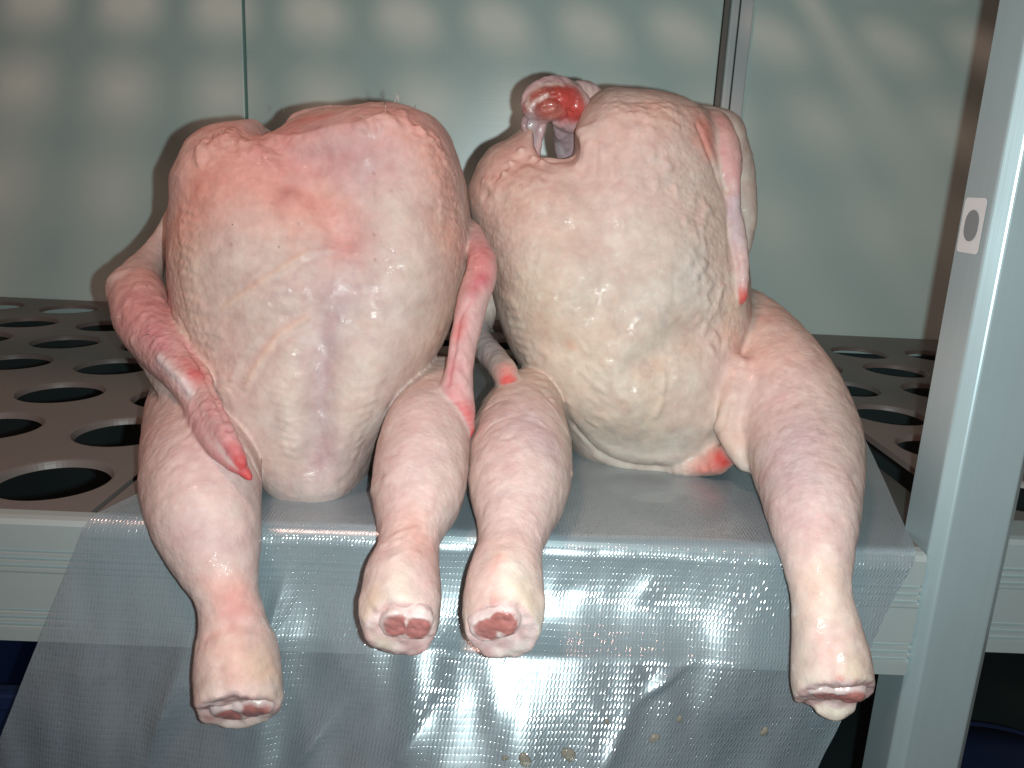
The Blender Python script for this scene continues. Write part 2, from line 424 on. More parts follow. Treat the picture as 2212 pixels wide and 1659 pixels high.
class Skin:
    """vertices of a mesh with displacement strokes and colour dabs laid on the surface itself"""
    def __init__(self, V, Q):
        self.V, self.Q = V, Q; self.smooth(3); self.normals()
        v = self.V-CAM; t = v@FW
        self.px = np.stack([CX+FPX*(v@RT)/t, CY-FPX*(v@UP)/t], 1); self.t = t
        self.col = np.zeros((len(V), 3)); self.wet = np.ones(len(V)); self.goose = np.ones(len(V))
    def smooth(self, it):
        Q = self.Q; E = np.vstack([Q[:, [0, 1]], Q[:, [1, 2]], Q[:, [2, 3]], Q[:, [3, 0]]])
        n = len(self.V); deg = np.bincount(E[:, 0], minlength=n)+np.bincount(E[:, 1], minlength=n); self.E = E; self.deg = np.maximum(deg, 1)
        for i in range(it):
            for f in (0.5, -0.48):
                A = np.stack([np.bincount(E[:, 0], self.V[E[:, 1], q], n)+np.bincount(E[:, 1], self.V[E[:, 0], q], n) for q in range(3)], 1)/self.deg[:, None]
                self.V = self.V+f*(A-self.V)
    def normals(self):
        V, Q = self.V, self.Q
        fn = np.cross(V[Q[:, 2]]-V[Q[:, 0]], V[Q[:, 3]]-V[Q[:, 1]]); N = np.zeros_like(V)
        for c in range(4):
            for q in range(3): N[:, q] += np.bincount(Q[:, c], fn[:, q], len(V))
        self.N = N/(np.linalg.norm(N, axis=1)[:, None]+1e-12)
    def snap(self, px, py):
        d = np.hypot(self.px[:, 0]-px, self.px[:, 1]-py); r = 6
        while True:
            c = np.where(d < r)[0]
            if len(c): break
            r *= 1.6
        return self.V[c[np.argmin(self.t[c])]]
    def dist(self, pix):
        P = np.array([self.snap(*p) for p in pix])
        if len(P) == 1: return np.linalg.norm(self.V-P[0], axis=1)
        best = np.full(len(self.V), 9.0)
        for a, b in zip(P[:-1], P[1:]):
            ab = b-a; t = np.clip(((self.V-a)@ab)/(ab@ab+1e-12), 0, 1)
            best = np.minimum(best, np.linalg.norm(self.V-a-t[:, None]*ab, axis=1))
        return best
    def dab(self, pix, mm, col, s=1.0, rough=0.35, seed=1, mask=None, power=2):
        if not isinstance(pix, list): pix = [pix]
        d = self.dist(pix)*1000
        m = d < mm*3.2
        g = np.zeros(len(self.V)); dd = d[m]*(1+rough*fbm(self.V[m], mm/1000*0.8, 3, seed))
        g[m] = np.exp(-(dd/mm)**power)*s
        if mask is not None: g = g*mask
        self.col += (np.array(col)-self.col)*g[:, None]
        return g
    def limb(self, S, soft=0.0012):
        m = np.zeros(len(self.V)); lo = S[:, :3].min(0)-0.03; hi = S[:, :3].max(0)+0.03
        c = np.where(((self.V > lo) & (self.V < hi)).all(1))[0]; best = np.full(len(c), 9.0); P = self.V[c]
        for a, b in zip(S[:-1], S[1:]):
            ab = b[:3]-a[:3]; t = np.clip(((P-a[:3])@ab)/(ab@ab+1e-12), 0, 1)
            best = np.minimum(best, np.linalg.norm(P-a[:3]-t[:, None]*ab, axis=1)-(a[3]+t*(b[3]-a[3])))
        m[c] = np.clip(1-(best-0.001)/soft, 0, 1); return m
    def ridge(self, pix, mm, h):
        d = self.dist(pix)*1000
        self.V = self.V+self.N*(np.exp(-(d/mm)**2)*h*0.001)[:, None]
    def torn(self, c, n, r, seed):
        n = np.array(n, float); n /= np.linalg.norm(n); L = self.V-np.array(c); h = L@n; rad = np.linalg.norm(L-h[:, None]*n, axis=1)
        on = (np.abs(h) < 0.006) & (rad < r)
        face = on*np.clip((self.N@n-0.55)/0.3, 0, 1)*np.clip((0.003-np.abs(h))/0.002, 0, 1)
        nz = fbm(self.V, 0.005, 3, seed)
        inner = np.array((0.60, 0.42, 0.40))+nz[:, None]*np.array((0.14, 0.20, 0.20))
        self.col += (inner-self.col)*(face*0.85)[:, None]
        near = np.exp(-(h/0.004)**2)*(rad < r)
        self.V = self.V+n*(near*(fbm(self.V, 0.009, 2, seed+4)*0.0028))[:, None]+self.N*(near*fbm(self.V, 0.004, 2, seed+6)*0.0008)[:, None]
    def build(self, name, mat, parent):
        m = bpy.data.meshes.new(name); n, f = len(self.V), len(self.Q)
        m.vertices.add(n); m.vertices.foreach_set('co', self.V.astype(np.float32).ravel())
        m.loops.add(f*4); m.loops.foreach_set('vertex_index', self.Q.astype(np.int32).ravel())
        m.polygons.add(f); m.polygons.foreach_set('loop_start', np.arange(0, f*4, 4, dtype=np.int32))
        m.update(calc_edges=True); m.polygons.foreach_set('use_smooth', np.ones(f, bool))
        a = m.attributes.new('skin_colour', 'FLOAT_COLOR', 'POINT')
        a.data.foreach_set('color', np.hstack([np.clip(self.col, 0.005, 0.95), np.ones((n, 1))]).astype(np.float32).ravel())
        a = m.attributes.new('goose', 'FLOAT', 'POINT'); a.data.foreach_set('value', self.goose.astype(np.float32))
        a = m.attributes.new('wet', 'FLOAT', 'POINT'); a.data.foreach_set('value', self.wet.astype(np.float32))
        m.materials.append(mat); m.validate(); m.update()
        o = bpy.data.objects.new(name, m); COL.objects.link(o); keep_parent(o, parent); return o

def skin_material(name, sss=0.18, rough=0.56, coat=0.26, fine=1.0):
    M = Mat(name)
    at_ = M.n('ShaderNodeAttribute', attribute_name='skin_colour'); go = M.n('ShaderNodeAttribute', attribute_name='goose'); we = M.n('ShaderNodeAttribute', attribute_name='wet')
    tc = M.n('ShaderNodeTexCoord')
    n1 = M.n('ShaderNodeTexNoise', i_Scale=75.0, i_Detail=6.0, i_Roughness=0.6); M.l(tc.outputs['Object'], n1.inputs['Vector'])
    hs = M.n('ShaderNodeHueSaturation'); mr = M.n('ShaderNodeMapRange'); mr.inputs[1].default_value = 0.3; mr.inputs[2].default_value = 0.7
    mr.inputs[3].default_value = 0.90; mr.inputs[4].default_value = 1.08
    M.l(n1.outputs[0], mr.inputs[0]); M.l(mr.outputs[0], hs.inputs['Value']); M.l(at_.outputs['Color'], hs.inputs['Color']); 
    vc = M.n('ShaderNodeTexVoronoi', feature='F1', i_Scale=230.0); M.l(tc.outputs['Object'], vc.inputs['Vector'])
    vr = M.n('ShaderNodeMapRange'); vr.inputs[1].default_value = 0.08; vr.inputs[2].default_value = 0.75; vr.inputs[3].default_value = 0.0; vr.inputs[4].default_value = 0.24
    M.l(vc.outputs['Distance'], vr.inputs[0]); vg = M.n('ShaderNodeMath', operation='MULTIPLY'); M.l(vr.outputs[0], vg.inputs[0]); M.l(go.outputs['Fac'], vg.inputs[1])
    mxp = M.n('ShaderNodeMix', data_type='RGBA', blend_type='MULTIPLY'); mxp.inputs[7].default_value = (0.84, 0.62, 0.60, 1)
    M.l(vg.outputs[0], mxp.inputs[0]); M.l(hs.outputs[0], mxp.inputs[6]); M.l(mxp.outputs[2], M.b.inputs['Base Color'])
    M.p(Roughness=rough, Specular_IOR_Level=0.35, Subsurface_Weight=sss, Subsurface_Scale=0.0025, Coat_Roughness=0.10)
    M.b.inputs['Subsurface Radius'].default_value = (1.0, 0.42, 0.30)
    # wet film comes in patches
    n2 = M.n('ShaderNodeTexNoise', i_Scale=95.0, i_Detail=5.0); M.l(tc.outputs['Object'], n2.inputs['Vector'])
    m2 = M.n('ShaderNodeMapRange'); m2.inputs[1].default_value = 0.56; m2.inputs[2].default_value = 0.66; m2.inputs[3].default_value = coat*0.05; m2.inputs[4].default_value = coat*2.2
    M.l(n2.outputs[0], m2.inputs[0]); wm = M.n('ShaderNodeMath', operation='MULTIPLY'); M.l(m2.outputs[0], wm.inputs[0]); M.l(we.outputs['Fac'], wm.inputs[1]); M.l(wm.outputs[0], M.b.inputs['Coat Weight'])
    # goose bumps and fine creases
    vo = M.n('ShaderNodeTexVoronoi', feature='SMOOTH_F1', i_Scale=260.0); M.l(tc.outputs['Object'], vo.inputs['Vector'])
    n3 = M.n('ShaderNodeTexNoise', i_Scale=420.0, i_Detail=5.0, i_Roughness=0.65); M.l(tc.outputs['Object'], n3.inputs['Vector'])
    iv = M.n('ShaderNodeMath', operation='SUBTRACT'); iv.inputs[0].default_value = 1.0; M.l(vo.outputs['Distance'], iv.inputs[1])
    mg = M.n('ShaderNodeMath', operation='MULTIPLY'); M.l(iv.outputs[0], mg.inputs[0]); M.l(go.outputs['Fac'], mg.inputs[1])
    sm = M.n('ShaderNodeMath', operation='MULTIPLY_ADD'); sm.inputs[1].default_value = 0.55; M.l(n3.outputs[0], sm.inputs[0]); M.l(mg.outputs[0], sm.inputs[2])
    bp = M.n('ShaderNodeBump', i_Strength=0.65*fine, i_Distance=0.0011); M.l(sm.outputs[0], bp.inputs['Height'])
    M.l(bp.outputs[0], M.b.inputs['Normal']); M.l(bp.outputs[0], M.b.inputs['Coat Normal'])
    return M.m
m_skin = skin_material('plucked_skin')
m_raw = skin_material('raw_flesh', 0.2, 0.3, 0.45, 0.5)
def simple(name, col, rough, trans=0.0, alpha=1.0, sss=0.0, ior=1.4):
    M = Mat(name); M.p(Roughness=rough, Transmission_Weight=trans, IOR=ior, Alpha=alpha, Subsurface_Weight=sss, Subsurface_Scale=0.003)
    tc = M.n('ShaderNodeTexCoord'); nz = M.n('ShaderNodeTexNoise', i_Scale=120.0, i_Detail=4.0); M.l(tc.outputs['Object'], nz.inputs['Vector'])
    mx = M.n('ShaderNodeMix', data_type='RGBA'); mx.inputs[6].default_value = tuple(c*0.85 for c in col)+(1,); mx.inputs[7].default_value = tuple(min(1, c*1.1) for c in col)+(1,)
    M.l(nz.outputs[0], mx.inputs[0]); M.l(mx.outputs[2], M.b.inputs['Base Color']); return M.m
m_hair = simple('feather_hair', (0.55, 0.5, 0.42), 0.5)
m_hair_dark = simple('feather_hair_dark', (0.12, 0.10, 0.09), 0.5)
m_membrane = simple('clear_membrane', (0.50, 0.34, 0.35), 0.2, 0.2, 1.0, 0.2)

CREAM = (0.62, 0.51, 0.425); GREY = (0.60, 0.525, 0.475); YEL = (0.70, 0.54, 0.36); PINK = (0.72, 0.43, 0.37); SALM = (0.74, 0.40, 0.32)
MAUVE = (0.56, 0.42, 0.42); ROSE = (0.66, 0.34, 0.34); RED = (0.60, 0.085, 0.085); LEG = (0.695, 0.53, 0.49); WHITE = (0.70, 0.66, 0.60); PALE = (0.68, 0.60, 0.52)

def finish_skin(S, amt=1.0, seed=3):
    a = fbm(S.V, 0.030, 3, seed+60); b = fbm(S.V, 0.009, 3, seed+70); c = fbm(S.V, 0.004, 2, seed+80)
    S.col += np.clip(a, -.6, .6)[:, None]*np.array((0.03, 0.075, 0.07))
    S.col += b[:, None]*np.array((0.03, 0.06, 0.05))+c[:, None]*np.array((0.03, 0.045, 0.04))
    v = np.clip(0.10-np.abs(fbm(S.V, 0.016, 3, seed+90)), 0, 0.10)/0.10      # faint bluish veins
    S.col *= 1-v[:, None]*np.array((0.10, 0.11, 0.07))*np.clip(fbm(S.V, 0.06, 2, seed+95)+0.4, 0, 1)[:, None]
    """all-over relief: soft dimples, follicles, fine crumple"""
    n = fbm(S.V, 0.024, 3, seed)*0.0016 + fbm(S.V, 0.008, 2, seed+5)*0.0007
    w_ = np.clip(0.16-np.abs(fbm(S.V*np.array([1, 1, 0.55]), 0.030, 3, seed+41)), 0, 0.16)/0.16     # soft skin creases
    n = n-w_*0.0009*np.clip(0.3+fbm(S.V, 0.07, 2, seed+43)*1.5, 0, 1)
    c = cells(S.V, 0.0062, seed+9)
    b = np.clip(0.55-c, 0, 1)*0.0021*S.goose*np.clip(0.55+0.9*fbm(S.V, 0.04, 2, seed+2), 0.1, 1.4)
    S.V = S.V+S.N*((n+b)*amt)[:, None]

def bone_end(pix, Y, rpx, axis_px, lobes, parent, seed, name='bone_end', lip=True):
    """sawn-off knuckle: two pale lobes of gristle round red marrow; axis_px: direction the cut faces, world vector"""
    c, m = at(pix[0], pix[1], Y); r = rpx*m
    a = np.array(axis_px, float); a /= np.linalg.norm(a)
    lat = np.cross(a, (0, 0, 1.0)); lat /= np.linalg.norm(lat); up = np.cross(lat, a)
    F = Field(c-r*1.7, c+r*1.7, r/26)
    tilt, sx, sy = lobes
    l2 = lat*math.cos(tilt)+up*math.sin(tilt); u2 = -lat*math.sin(tilt)+up*math.cos(tilt)
    rot = np.array([l2, u2, a])
    F.ell(c-l2*r*0.33*sx+u2*0.10*r-a*0.28*r, (r*0.56*sx, r*0.52*sy, r*0.60), 0.001, rot)
    F.ell(c+l2*r*0.33*sx-u2*0.08*r-a*0.28*r, (r*0.54*sx, r*0.47*sy, r*0.58), r*0.30, rot)
    pl = c+a*0.13*r
    F.cut(pl, a+l2*0.10, r*2.5, r*0.12)
    V, Q = F.mesh(); S = Skin(V, Q)
    loc = S.V-c; h = loc@a; u = loc@l2/r; v = loc@u2/r
    d1 = np.hypot((u+0.33*sx)/(0.56*sx), (v-0.10)/(0.52*sy)); d2 = np.hypot((u-0.33*sx)/(0.54*sx), (v+0.08)/(0.47*sy))
    e = np.minimum(d1, d2)+0.42*fbm(S.V, r*0.45, 3, seed)
    face = np.clip((h/r+0.02)/0.10, 0, 1)*np.clip((0.92-e)/0.16, 0, 1)
    S.col[:] = (0.64, 0.50, 0.48); S.col += fbm(S.V, r*0.35, 3, seed+8)[:, None]*np.array((0.07, 0.10, 0.10))
    nn = fbm(S.V, r*0.22, 3, seed+3)
    mar = np.array((0.42, 0.165, 0.15))+nn[:, None]*np.array((0.10, 0.05, 0.05))
    S.col += (mar-S.col)*face[:, None]
    rim = np.clip(1-np.abs(e-0.95)/0.2, 0, 1)*np.clip(h/r*3+0.6, 0, 1)
    S.col += (np.array((0.80, 0.72, 0.72))-S.col)*(rim*0.25)[:, None]
    S.V = S.V-S.N*(face*0.0006*(1+nn))[:, None]+S.N*(fbm(S.V, r*0.3, 2, seed)*0.0005)[:, None]
    S.V = S.V+(fbm(S.V, r*0.6, 3, seed+21)*r*0.10)[:, None]*S.N
    S.goose[:] = 0.1; S.wet[:] = 1.6
    return S.build(name, m_raw, parent), S

T0 = time.time()
VX = 0.0017
def hand_of(F, pts, k=0.003): return F.chain(pts, k)
def view_dir(p): v = np.array(p)-CAM; return v/np.linalg.norm(v)

# ================================================================== LEFT BIRD
birdL = empty('plucked_chicken', tuple(on_z(700, 1085)*np.array([1, 1, 0])+np.array([0, 0.06, 0])))
tag(birdL, 'plucked pink chicken sitting on the left with its wing folded over its leg', 'chicken')
F = Field((-0.345, -0.125, -0.135), (0.045, 0.33, 0.325), VX)
F.loft([(690, 1096), (652, 1080), (620, 1042), (592, 995), (554, 922), (508, 850), (457, 765), (418, 690), (400, 610), (394, 530), (398, 460), (410, 395), (435, 352), (482, 330), (600, 318)],
       [(712, 1096), (772, 1064), (802, 1010), (846, 908), (902, 822), (958, 745), (994, 650), (1016, 560), (1022, 500), (1010, 440), (988, 380), (957, 335), (900, 310), (760, 312)],
       0.118, 0.27, [(-.01, .066), (.01, .084), (.05, .094), (.10, .099), (.16, .102), (.21, .100), (.25, .090), (.30, .064)],
       [(-.01, .04), (.02, .07), (.08, .095), (.2, .10), (.26, .08), (.3, .05)], 2.75)
F.pell(492, 352, 0.165, 82, 80, 0.062, 0.030)
F.pell(552, 350, 0.165, 62, 72, 0.055, 0.022)
F.pell(850, 326, 0.155, 108, 96, 0.066, 0.030)
F.pell(765, 332, 0.16, 100, 90, 0.060, 0.022)
F.pell(922, 376, 0.165, 60, 85, 0.060, 0.024)
F.pell(690, 342, 0.17, 80, 84, 0.055, 0.020)
F.chain([(618, 290, .165, 14), (650, 262, .165, 17), (700, 248, .17, 15), (760, 240, .17, 12)], 0.006)
F.pell(600, 270, 0.18, 20, 34, 0.07, 0.012, carve=True)
# legs
F.chain([(400, 860, .125, 70), (418, 930, .085, 98), (432, 1010, .035, 116), (440, 1090, .000, 112), (462, 1180, -.022, 90), (488, 1270, -.038, 60), (502, 1340, -.048, 57), (510, 1410, -.058, 76), (514, 1470, -.066, 82), (518, 1535, -.074, 80)], 0.0018, 0.006)
F.chain([(950, 830, .13, 60), (930, 910, .075, 84), (912, 990, .036, 94), (903, 1070, .002, 90), (888, 1150, -.030, 60), (880, 1196, -.046, 55), (868, 1248, -.060, 70), (865, 1300, -.074, 76), (868, 1350, -.086, 70)], 0.0018, 0.006)
# left wing: shoulder web, elbow, forearm, hand
F.chain([(436, 370, .215, 36), (402, 430, .222, 27), (366, 500, .222, 22), (328, 556, .200, 27), (302, 602, .172, 42), (296, 640, .150, 54)], 0.006, 0.004)
wl1 = F.chain([(298, 636, .150, 56), (312, 690, .118, 60), (350, 744, .086, 55), (392, 797, .060, 45), (420, 838, .044, 38)], 0.003, 0.004)
F.chain([(300, 735, .112, 18), (338, 800, .090, 22), (380, 856, .066, 24), (425, 905, .040, 22)], 0.006, 0.003)
hp = [(416, 832, .049, 36), (442, 888, .024, 39), (466, 935, .001, 37), (490, 972, -.013, 31), (516, 1004, -.021, 18), (542, 1036, -.025, 4)]
wl2 = F.chain([(x, y, Y+.003, r*1.0 if r < 6 else r*0.62) for x, y, Y, r in hp], 0.003, 0.003)
wl2a = F.chain([(x-r*.40, y+r*.22, Y+.002, r*.52) for x, y, Y, r in hp[:-1]], 0.004, 0.003)
wl2b = F.chain([(x+r*.42, y-r*.23, Y-.001, r*.50) for x, y, Y, r in hp[:-1]], 0.004, 0.003)
F.pell(272, 618, .158, 30, 34, .020, .008)
# right wing squeezed between the birds
wl3 = F.chain([(1012, 500, .17, 26), (1036, 540, .135, 24), (1040, 590, .112, 30), (1022, 650, .098, 30), (1004, 725, .086, 27), (992, 800, .074, 28), (986, 850, .066, 31), (1000, 895, .058, 22), (1016, 936, .052, 6)], 0.003, 0.004)
# cut ends of the drumsticks
cutL1, _ = at(516, 1536, -.076); nL1 = (0.12, -0.80, -0.58)
cutL2, _ = at(866, 1356, -.093); nL2 = (0.05, -0.97, -0.22)
F.cut(cutL1, nL1, 0.05); F.cut(cutL2, nL2, 0.045)
# loose skin under the cut ends
F.chain([(440, 1545, -.070, 8), (500, 1562, -.068, 10), (560, 1553, -.068, 9), (598, 1512, -.072, 7)], 0.006, 0.002)
F.chain([(790, 1300, -.080, 12), (802, 1350, -.088, 13), (826, 1380, -.090, 12), (850, 1394, -.088, 8)], 0.006, 0.002)
S = Skin(*F.mesh()); del F
S.col[:] = GREY
n = fbm(S.V, 0.05, 3, 11); S.col += n[:, None]*np.array((0.03, 0.03, 0.025)); n = fbm(S.V, 0.012, 3, 12); S.col += n[:, None]*np.array((0.035, 0.05, 0.05))
S.goose[:] = 0.35
# relief of the breast: pads, hollow between the collar bones, keel
S.ridge([(600, 310), (660, 370), (715, 440), (745, 500)], 15, -4.2); S.ridge([(840, 320), (800, 400), (765, 490)], 14, -3.0); S.ridge([(700, 350), (745, 400)], 18, -2.2)
S.ridge([(520, 520), (570, 620)], 26, 4.0); S.ridge([(880, 470), (900, 590)], 26, 4.2); S.ridge([(590, 760), (600, 860)], 20, 2.6); S.ridge([(820, 740), (810, 850)], 20, 2.6)
S.ridge([(690, 700), (696, 860), (690, 1000)], 15, -3.0); S.ridge([(620, 700), (560, 760), (520, 830)], 12, -2.2); S.ridge([(800, 690), (880, 700), (950, 660)], 12, -2.4)
S.ridge([(500, 330), (470, 420)], 18, 3.0); S.ridge([(900, 300), (940, 390)], 20, 3.0); S.ridge([(690, 1060), (720, 1075)], 14, 2.5)
S.normals()
S.ridge([(705, 760), (700, 860), (692, 960), (688, 1040)], 9, -1.9)
S.ridge([(640, 770), (636, 870), (640, 960)], 10, 1.5); S.ridge([(770, 770), (768, 870), (752, 970)], 10, 1.5)
for a in ([(480, 672), (530, 632), (590, 590), (655, 548), (720, 535)], [(525, 840), (550, 790), (600, 730), (665, 690)], [(495, 820), (520, 770), (570, 715)]):
    S.ridge(a, 2.3, 1.2); S.ridge([(x+8, y+14) for x, y in a], 3.0, -0.6)
S.ridge([(590, 400), (640, 390), (690, 430), (720, 500)], 9, -2.2); S.ridge([(610, 330), (680, 345), (740, 330), (800, 300)], 9, -2.4)
S.ridge([(720, 520), (760, 520), (800, 512)], 9, -1.2)
S.ridge([(820, 410), (850, 430)], 12, 2.0); S.ridge([(560, 430), (620, 440)], 14, 1.6)
S.ridge([(800, 1060), (835, 1030)], 3, 1.0); S.ridge([(740, 1040), (820, 1020)], 3, -0.8)
for a in ([(500, 925), (535, 968), (556, 1005), (566, 1030)], [(382, 690), (412, 745), (446, 800), (470, 850), (492, 905)]): S.ridge(a, 1.9, -2.4)
S.ridge([(1018, 640), (986, 690), (975, 760), (962, 830)], 1.8, -1.6)
rng = np.random.default_rng(4)
for i in range(13):     # pleats on the upper right edge
    y = 285+i*22; x = np.interp(y, [285, 330, 420, 560], [925, 955, 985, 1000])
    S.ridge([(x-38, y-10+rng.uniform(-5, 5)), (x, y+rng.uniform(-4, 4))], 2.1, 1.1)
for i in range(9):     # feather tract folds either side of the keel
    y = 830+i*19
    S.ridge([(588+i*4+rng.uniform(-4, 4), y), (612+i*4, y+9)], 2.2, 0.9); S.ridge([(792-i*3, y+6), (815-i*5+rng.uniform(-4, 4), y-4)], 2.2, 0.9)
for i in range(16):    # creased left flank
    y = 450+i*24; x = np.interp(y, [450, 600, 820], [392, 392, 452])
    S.ridge([(x-6, y), (x+26, y+rng.uniform(4, 14))], 2.4, 0.9)
for i in range(22):     # crumpled shoulders
    x = 425+i*8; S.ridge([(x, 268+abs(i-9)*4+rng.uniform(0, 30)), (x+rng.uniform(-6, 12), 290+abs(i-9)*4+rng.uniform(0, 30))], 2.4, 1.6)
for i in range(26):
    x = rng.uniform(760, 985); y = np.interp(x, [760, 860, 940, 985], [245, 228, 285, 370])+rng.uniform(0, 28); S.ridge([(x, y), (x+8, y+10)], 2.4, 1.5)
for i in range(7): S.ridge([(845+rng.uniform(-30, 60), 1130+i*9), (870+rng.uniform(-30, 60), 1150+i*9)], 2.0, 0.8)
S.ridge([(850, 1215), (862, 1245), (868, 1275)], 7, 1.8)
S.ridge([(345, 770), (385, 812), (410, 850)], 2.5, 1.6)
S.ridge([(450, 1360), (505, 1345), (560, 1362)], 4, -1.4); S.ridge([(470, 1440), (490, 1500)], 3, -0.8)
# colour
for q in ([(395, 480), (390, 600), (410, 720), (450, 820)], [(970, 520), (975, 640), (940, 740)]): S.dab(q, 22, YEL, .40)
S.dab([(430, 580), (470, 700)], 26, CREAM, .5)
S.dab([(600, 470), (560, 560)], 26, PALE, .6); S.dab([(870, 480), (930, 560)], 30, PALE, .55); S.dab((840, 420), 13, WHITE, .4)
S.dab([(560, 650), (640, 640)], 22, GREY, .4)
S.dab([(600, 800), (640, 900), (650, 1000)], 16, PALE, .6); S.dab([(790, 800), (770, 900), (750, 1000)], 16, PALE, .55)
S.dab([(700, 1000), (697, 880), (704, 770), (735, 640)], 10, (0.48, 0.385, 0.395), .72)
S.dab([(730, 1005), (680, 1040)], 13, (0.55, 0.46, 0.47), .4)
S.dab([(490, 300), (560, 300), (440, 380)], 42, PINK, .9); S.dab([(480, 390), (600, 410), (690, 440)], 26, SALM, .5)
S.dab([(640, 300), (700, 320), (620, 350)], 28, ROSE, .7); S.dab([(850, 250), (920, 300), (780, 250)], 34, PINK, .9)
S.dab([(950, 350), (975, 440), (985, 500)], 22, SALM, .65); S.dab([(740, 310), (780, 360)], 26, MAUVE, .55)
S.dab([(800, 380), (760, 340)], 16, (0.60, 0.46, 0.48), .35)
S.dab([(600, 395), (650, 440), (700, 430)], 18, SALM, .55); S.dab([(760, 500), (735, 460), (745, 530)], 15, (0.72, 0.35, 0.32), .52)
S.dab([(770, 560), (720, 600)], 22, MAUVE, .35); S.dab([(620, 420), (640, 380)], 9, (0.56, 0.34, 0.35), .4)
S.dab([(640, 255), (700, 245)], 7, (0.68, 0.20, 0.16), .6); S.dab([(618, 295), (640, 268)], 5, (0.62, 0.25, 0.22), .4)
S.dab([(820, 980), (760, 880)], 12, CREAM, .3)
for a in ([(480, 672), (530, 632), (590, 590), (655, 548)], [(525, 840), (550, 790), (600, 730), (665, 690)]): S.dab(a, 2.8, (0.74, 0.56, 0.42), .5)
S.dab([(690, 1080), (760, 1070)], 12, WHITE, .45)
# legs and wings
S.dab([(400, 880), (432, 1010), (440, 1100), (460, 1190)], 40, LEG, .85); S.dab([(430, 960), (480, 1000)], 20, (0.62, 0.45, 0.45), .5)
S.dab([(400, 1130), (440, 1170)], 18, (0.58, 0.43, 0.44), .4)
S.dab([(505, 1290), (515, 1310)], 12, (0.64, 0.22, 0.22), .62); S.dab([(500, 1265), (470, 1260)], 12, SALM, .5)
S.dab([(500, 1400), (520, 1460)], 22, SALM, .55); S.dab([(570, 1440), (590, 1490)], 13, YEL, .4); S.dab([(440, 1490), (460, 1530)], 13, PALE, .5)
S.dab([(450, 1500), (520, 1495), (590, 1485)], 4.5, (0.74, 0.62, 0.58), .6); S.dab([(500, 1562), (585, 1530)], 5, WHITE, .7)
S.dab([(930, 900), (905, 1010), (895, 1090), (880, 1170)], 33, LEG, .85); S.dab([(900, 980), (860, 1040)], 15, (0.60, 0.45, 0.46), .35)
S.dab([(890, 1130), (905, 1170)], 14, SALM, .45)
S.dab([(868, 1235), (872, 1280)], 10, (0.74, 0.64, 0.54), .85); S.dab([(800, 1290), (812, 1350), (845, 1385)], 8, YEL, .5); S.dab([(920, 1270), (930, 1310)], 9, (0.62, 0.45, 0.44), .5)
S.dab([(430, 400), (380, 490), (320, 590)], 16, SALM, .6); S.dab([(300, 620), (290, 680)], 28, PINK, .85)
W1, W2, W3 = S.limb(wl1), np.maximum(np.maximum(S.limb(wl2), S.limb(wl2a)), S.limb(wl2b)), S.limb(wl3)
S.dab([(300, 640), (330, 700), (370, 760)], 34, (0.66, 0.37, 0.37), .75, mask=W1); S.dab([(330, 710), (360, 750)], 13, (0.60, 0.28, 0.32), .55, mask=W1)
S.dab([(405, 780), (422, 805)], 9, (0.60, 0.13, 0.14), .8, mask=np.maximum(W1, W2)); S.dab([(345, 770), (385, 816), (410, 850)], 4.5, (0.72, 0.68, 0.68), .85)
S.dab([(440, 890), (490, 970)], 30, (0.64, 0.35, 0.35), .8, mask=W2); S.dab([(468, 950), (500, 990)], 9, (0.50, 0.13, 0.15), .75, mask=W2); S.dab([(455, 925), (462, 940)], 8, (0.66, 0.46, 0.44), .6, mask=W2)
S.dab([(520, 1008), (545, 1040)], 10, RED, .97, mask=W2)
S.dab([(1030, 530), (1000, 760), (985, 860)], 30, (0.63, 0.38, 0.39), .8, mask=W3)
S.dab([(1040, 545), (1045, 590)], 13, (0.68, 0.20, 0.21), .75, mask=W3); S.dab([(1035, 600), (1018, 616)], 8, (0.48, 0.05, 0.10), .85, mask=W3)
S.dab([(985, 715), (992, 700)], 6, (0.6, 0.12, 0.12), .6, mask=W3); S.dab([(990, 800), (985, 850)], 11, (0.62, 0.22, 0.23), .7, mask=W3); S.dab([(1002, 885), (1017, 935)], 13, (0.64, 0.06, 0.07), .95, mask=W3)
for q in range(10):
    y = 640+q*22; x = np.interp(y, [640, 750, 860], [1022, 998, 988])
    S.ridge([(x+rng.uniform(-14, 0), y), (x+rng.uniform(0, 14), y+26)], 1.8, rng.choice([-0.9, 0.9]))
for q in range(8):
    x, y = 440+q*9, 870+q*15; S.ridge([(x-12, y+rng.uniform(-4, 8)), (x+14, y+rng.uniform(-8, 4))], 1.8, 0.7)
for q in range(14):
    x, y = rng.uniform(262, 372), rng.uniform(600, 780); S.ridge([(x, y), (x+rng.uniform(-9, 9), y+9)], 2.4, 1.1)
rngc = np.random.default_rng(9)     # follicle marks left by plucking
for i in range(15):
    x, y = rngc.uniform(500, 900), rngc.uniform(360, 560)
    a = S.snap(x, y); d = np.linalg.norm(S.V-a, axis=1)*1000; g = np.exp(-(d/1.2)**2)*rngc.uniform(.15, .55); S.col += (np.array((0.30, 0.16, 0.15))-S.col)*g[:, None]
for a, rr in (([(385, 520), (390, 700), (450, 850)], 25), ([(480, 290), (580, 300)], 25), ([(960, 400), (1000, 520)], 25), ([(320, 700), (380, 780)], 25), ([(430, 1000), (450, 1200)], 45), ([(910, 950), (900, 1100)], 35)):
    S.goose += np.exp(-(S.dist(a)*1000/rr)**2)*(0.7 if rr < 30 else 0.12)
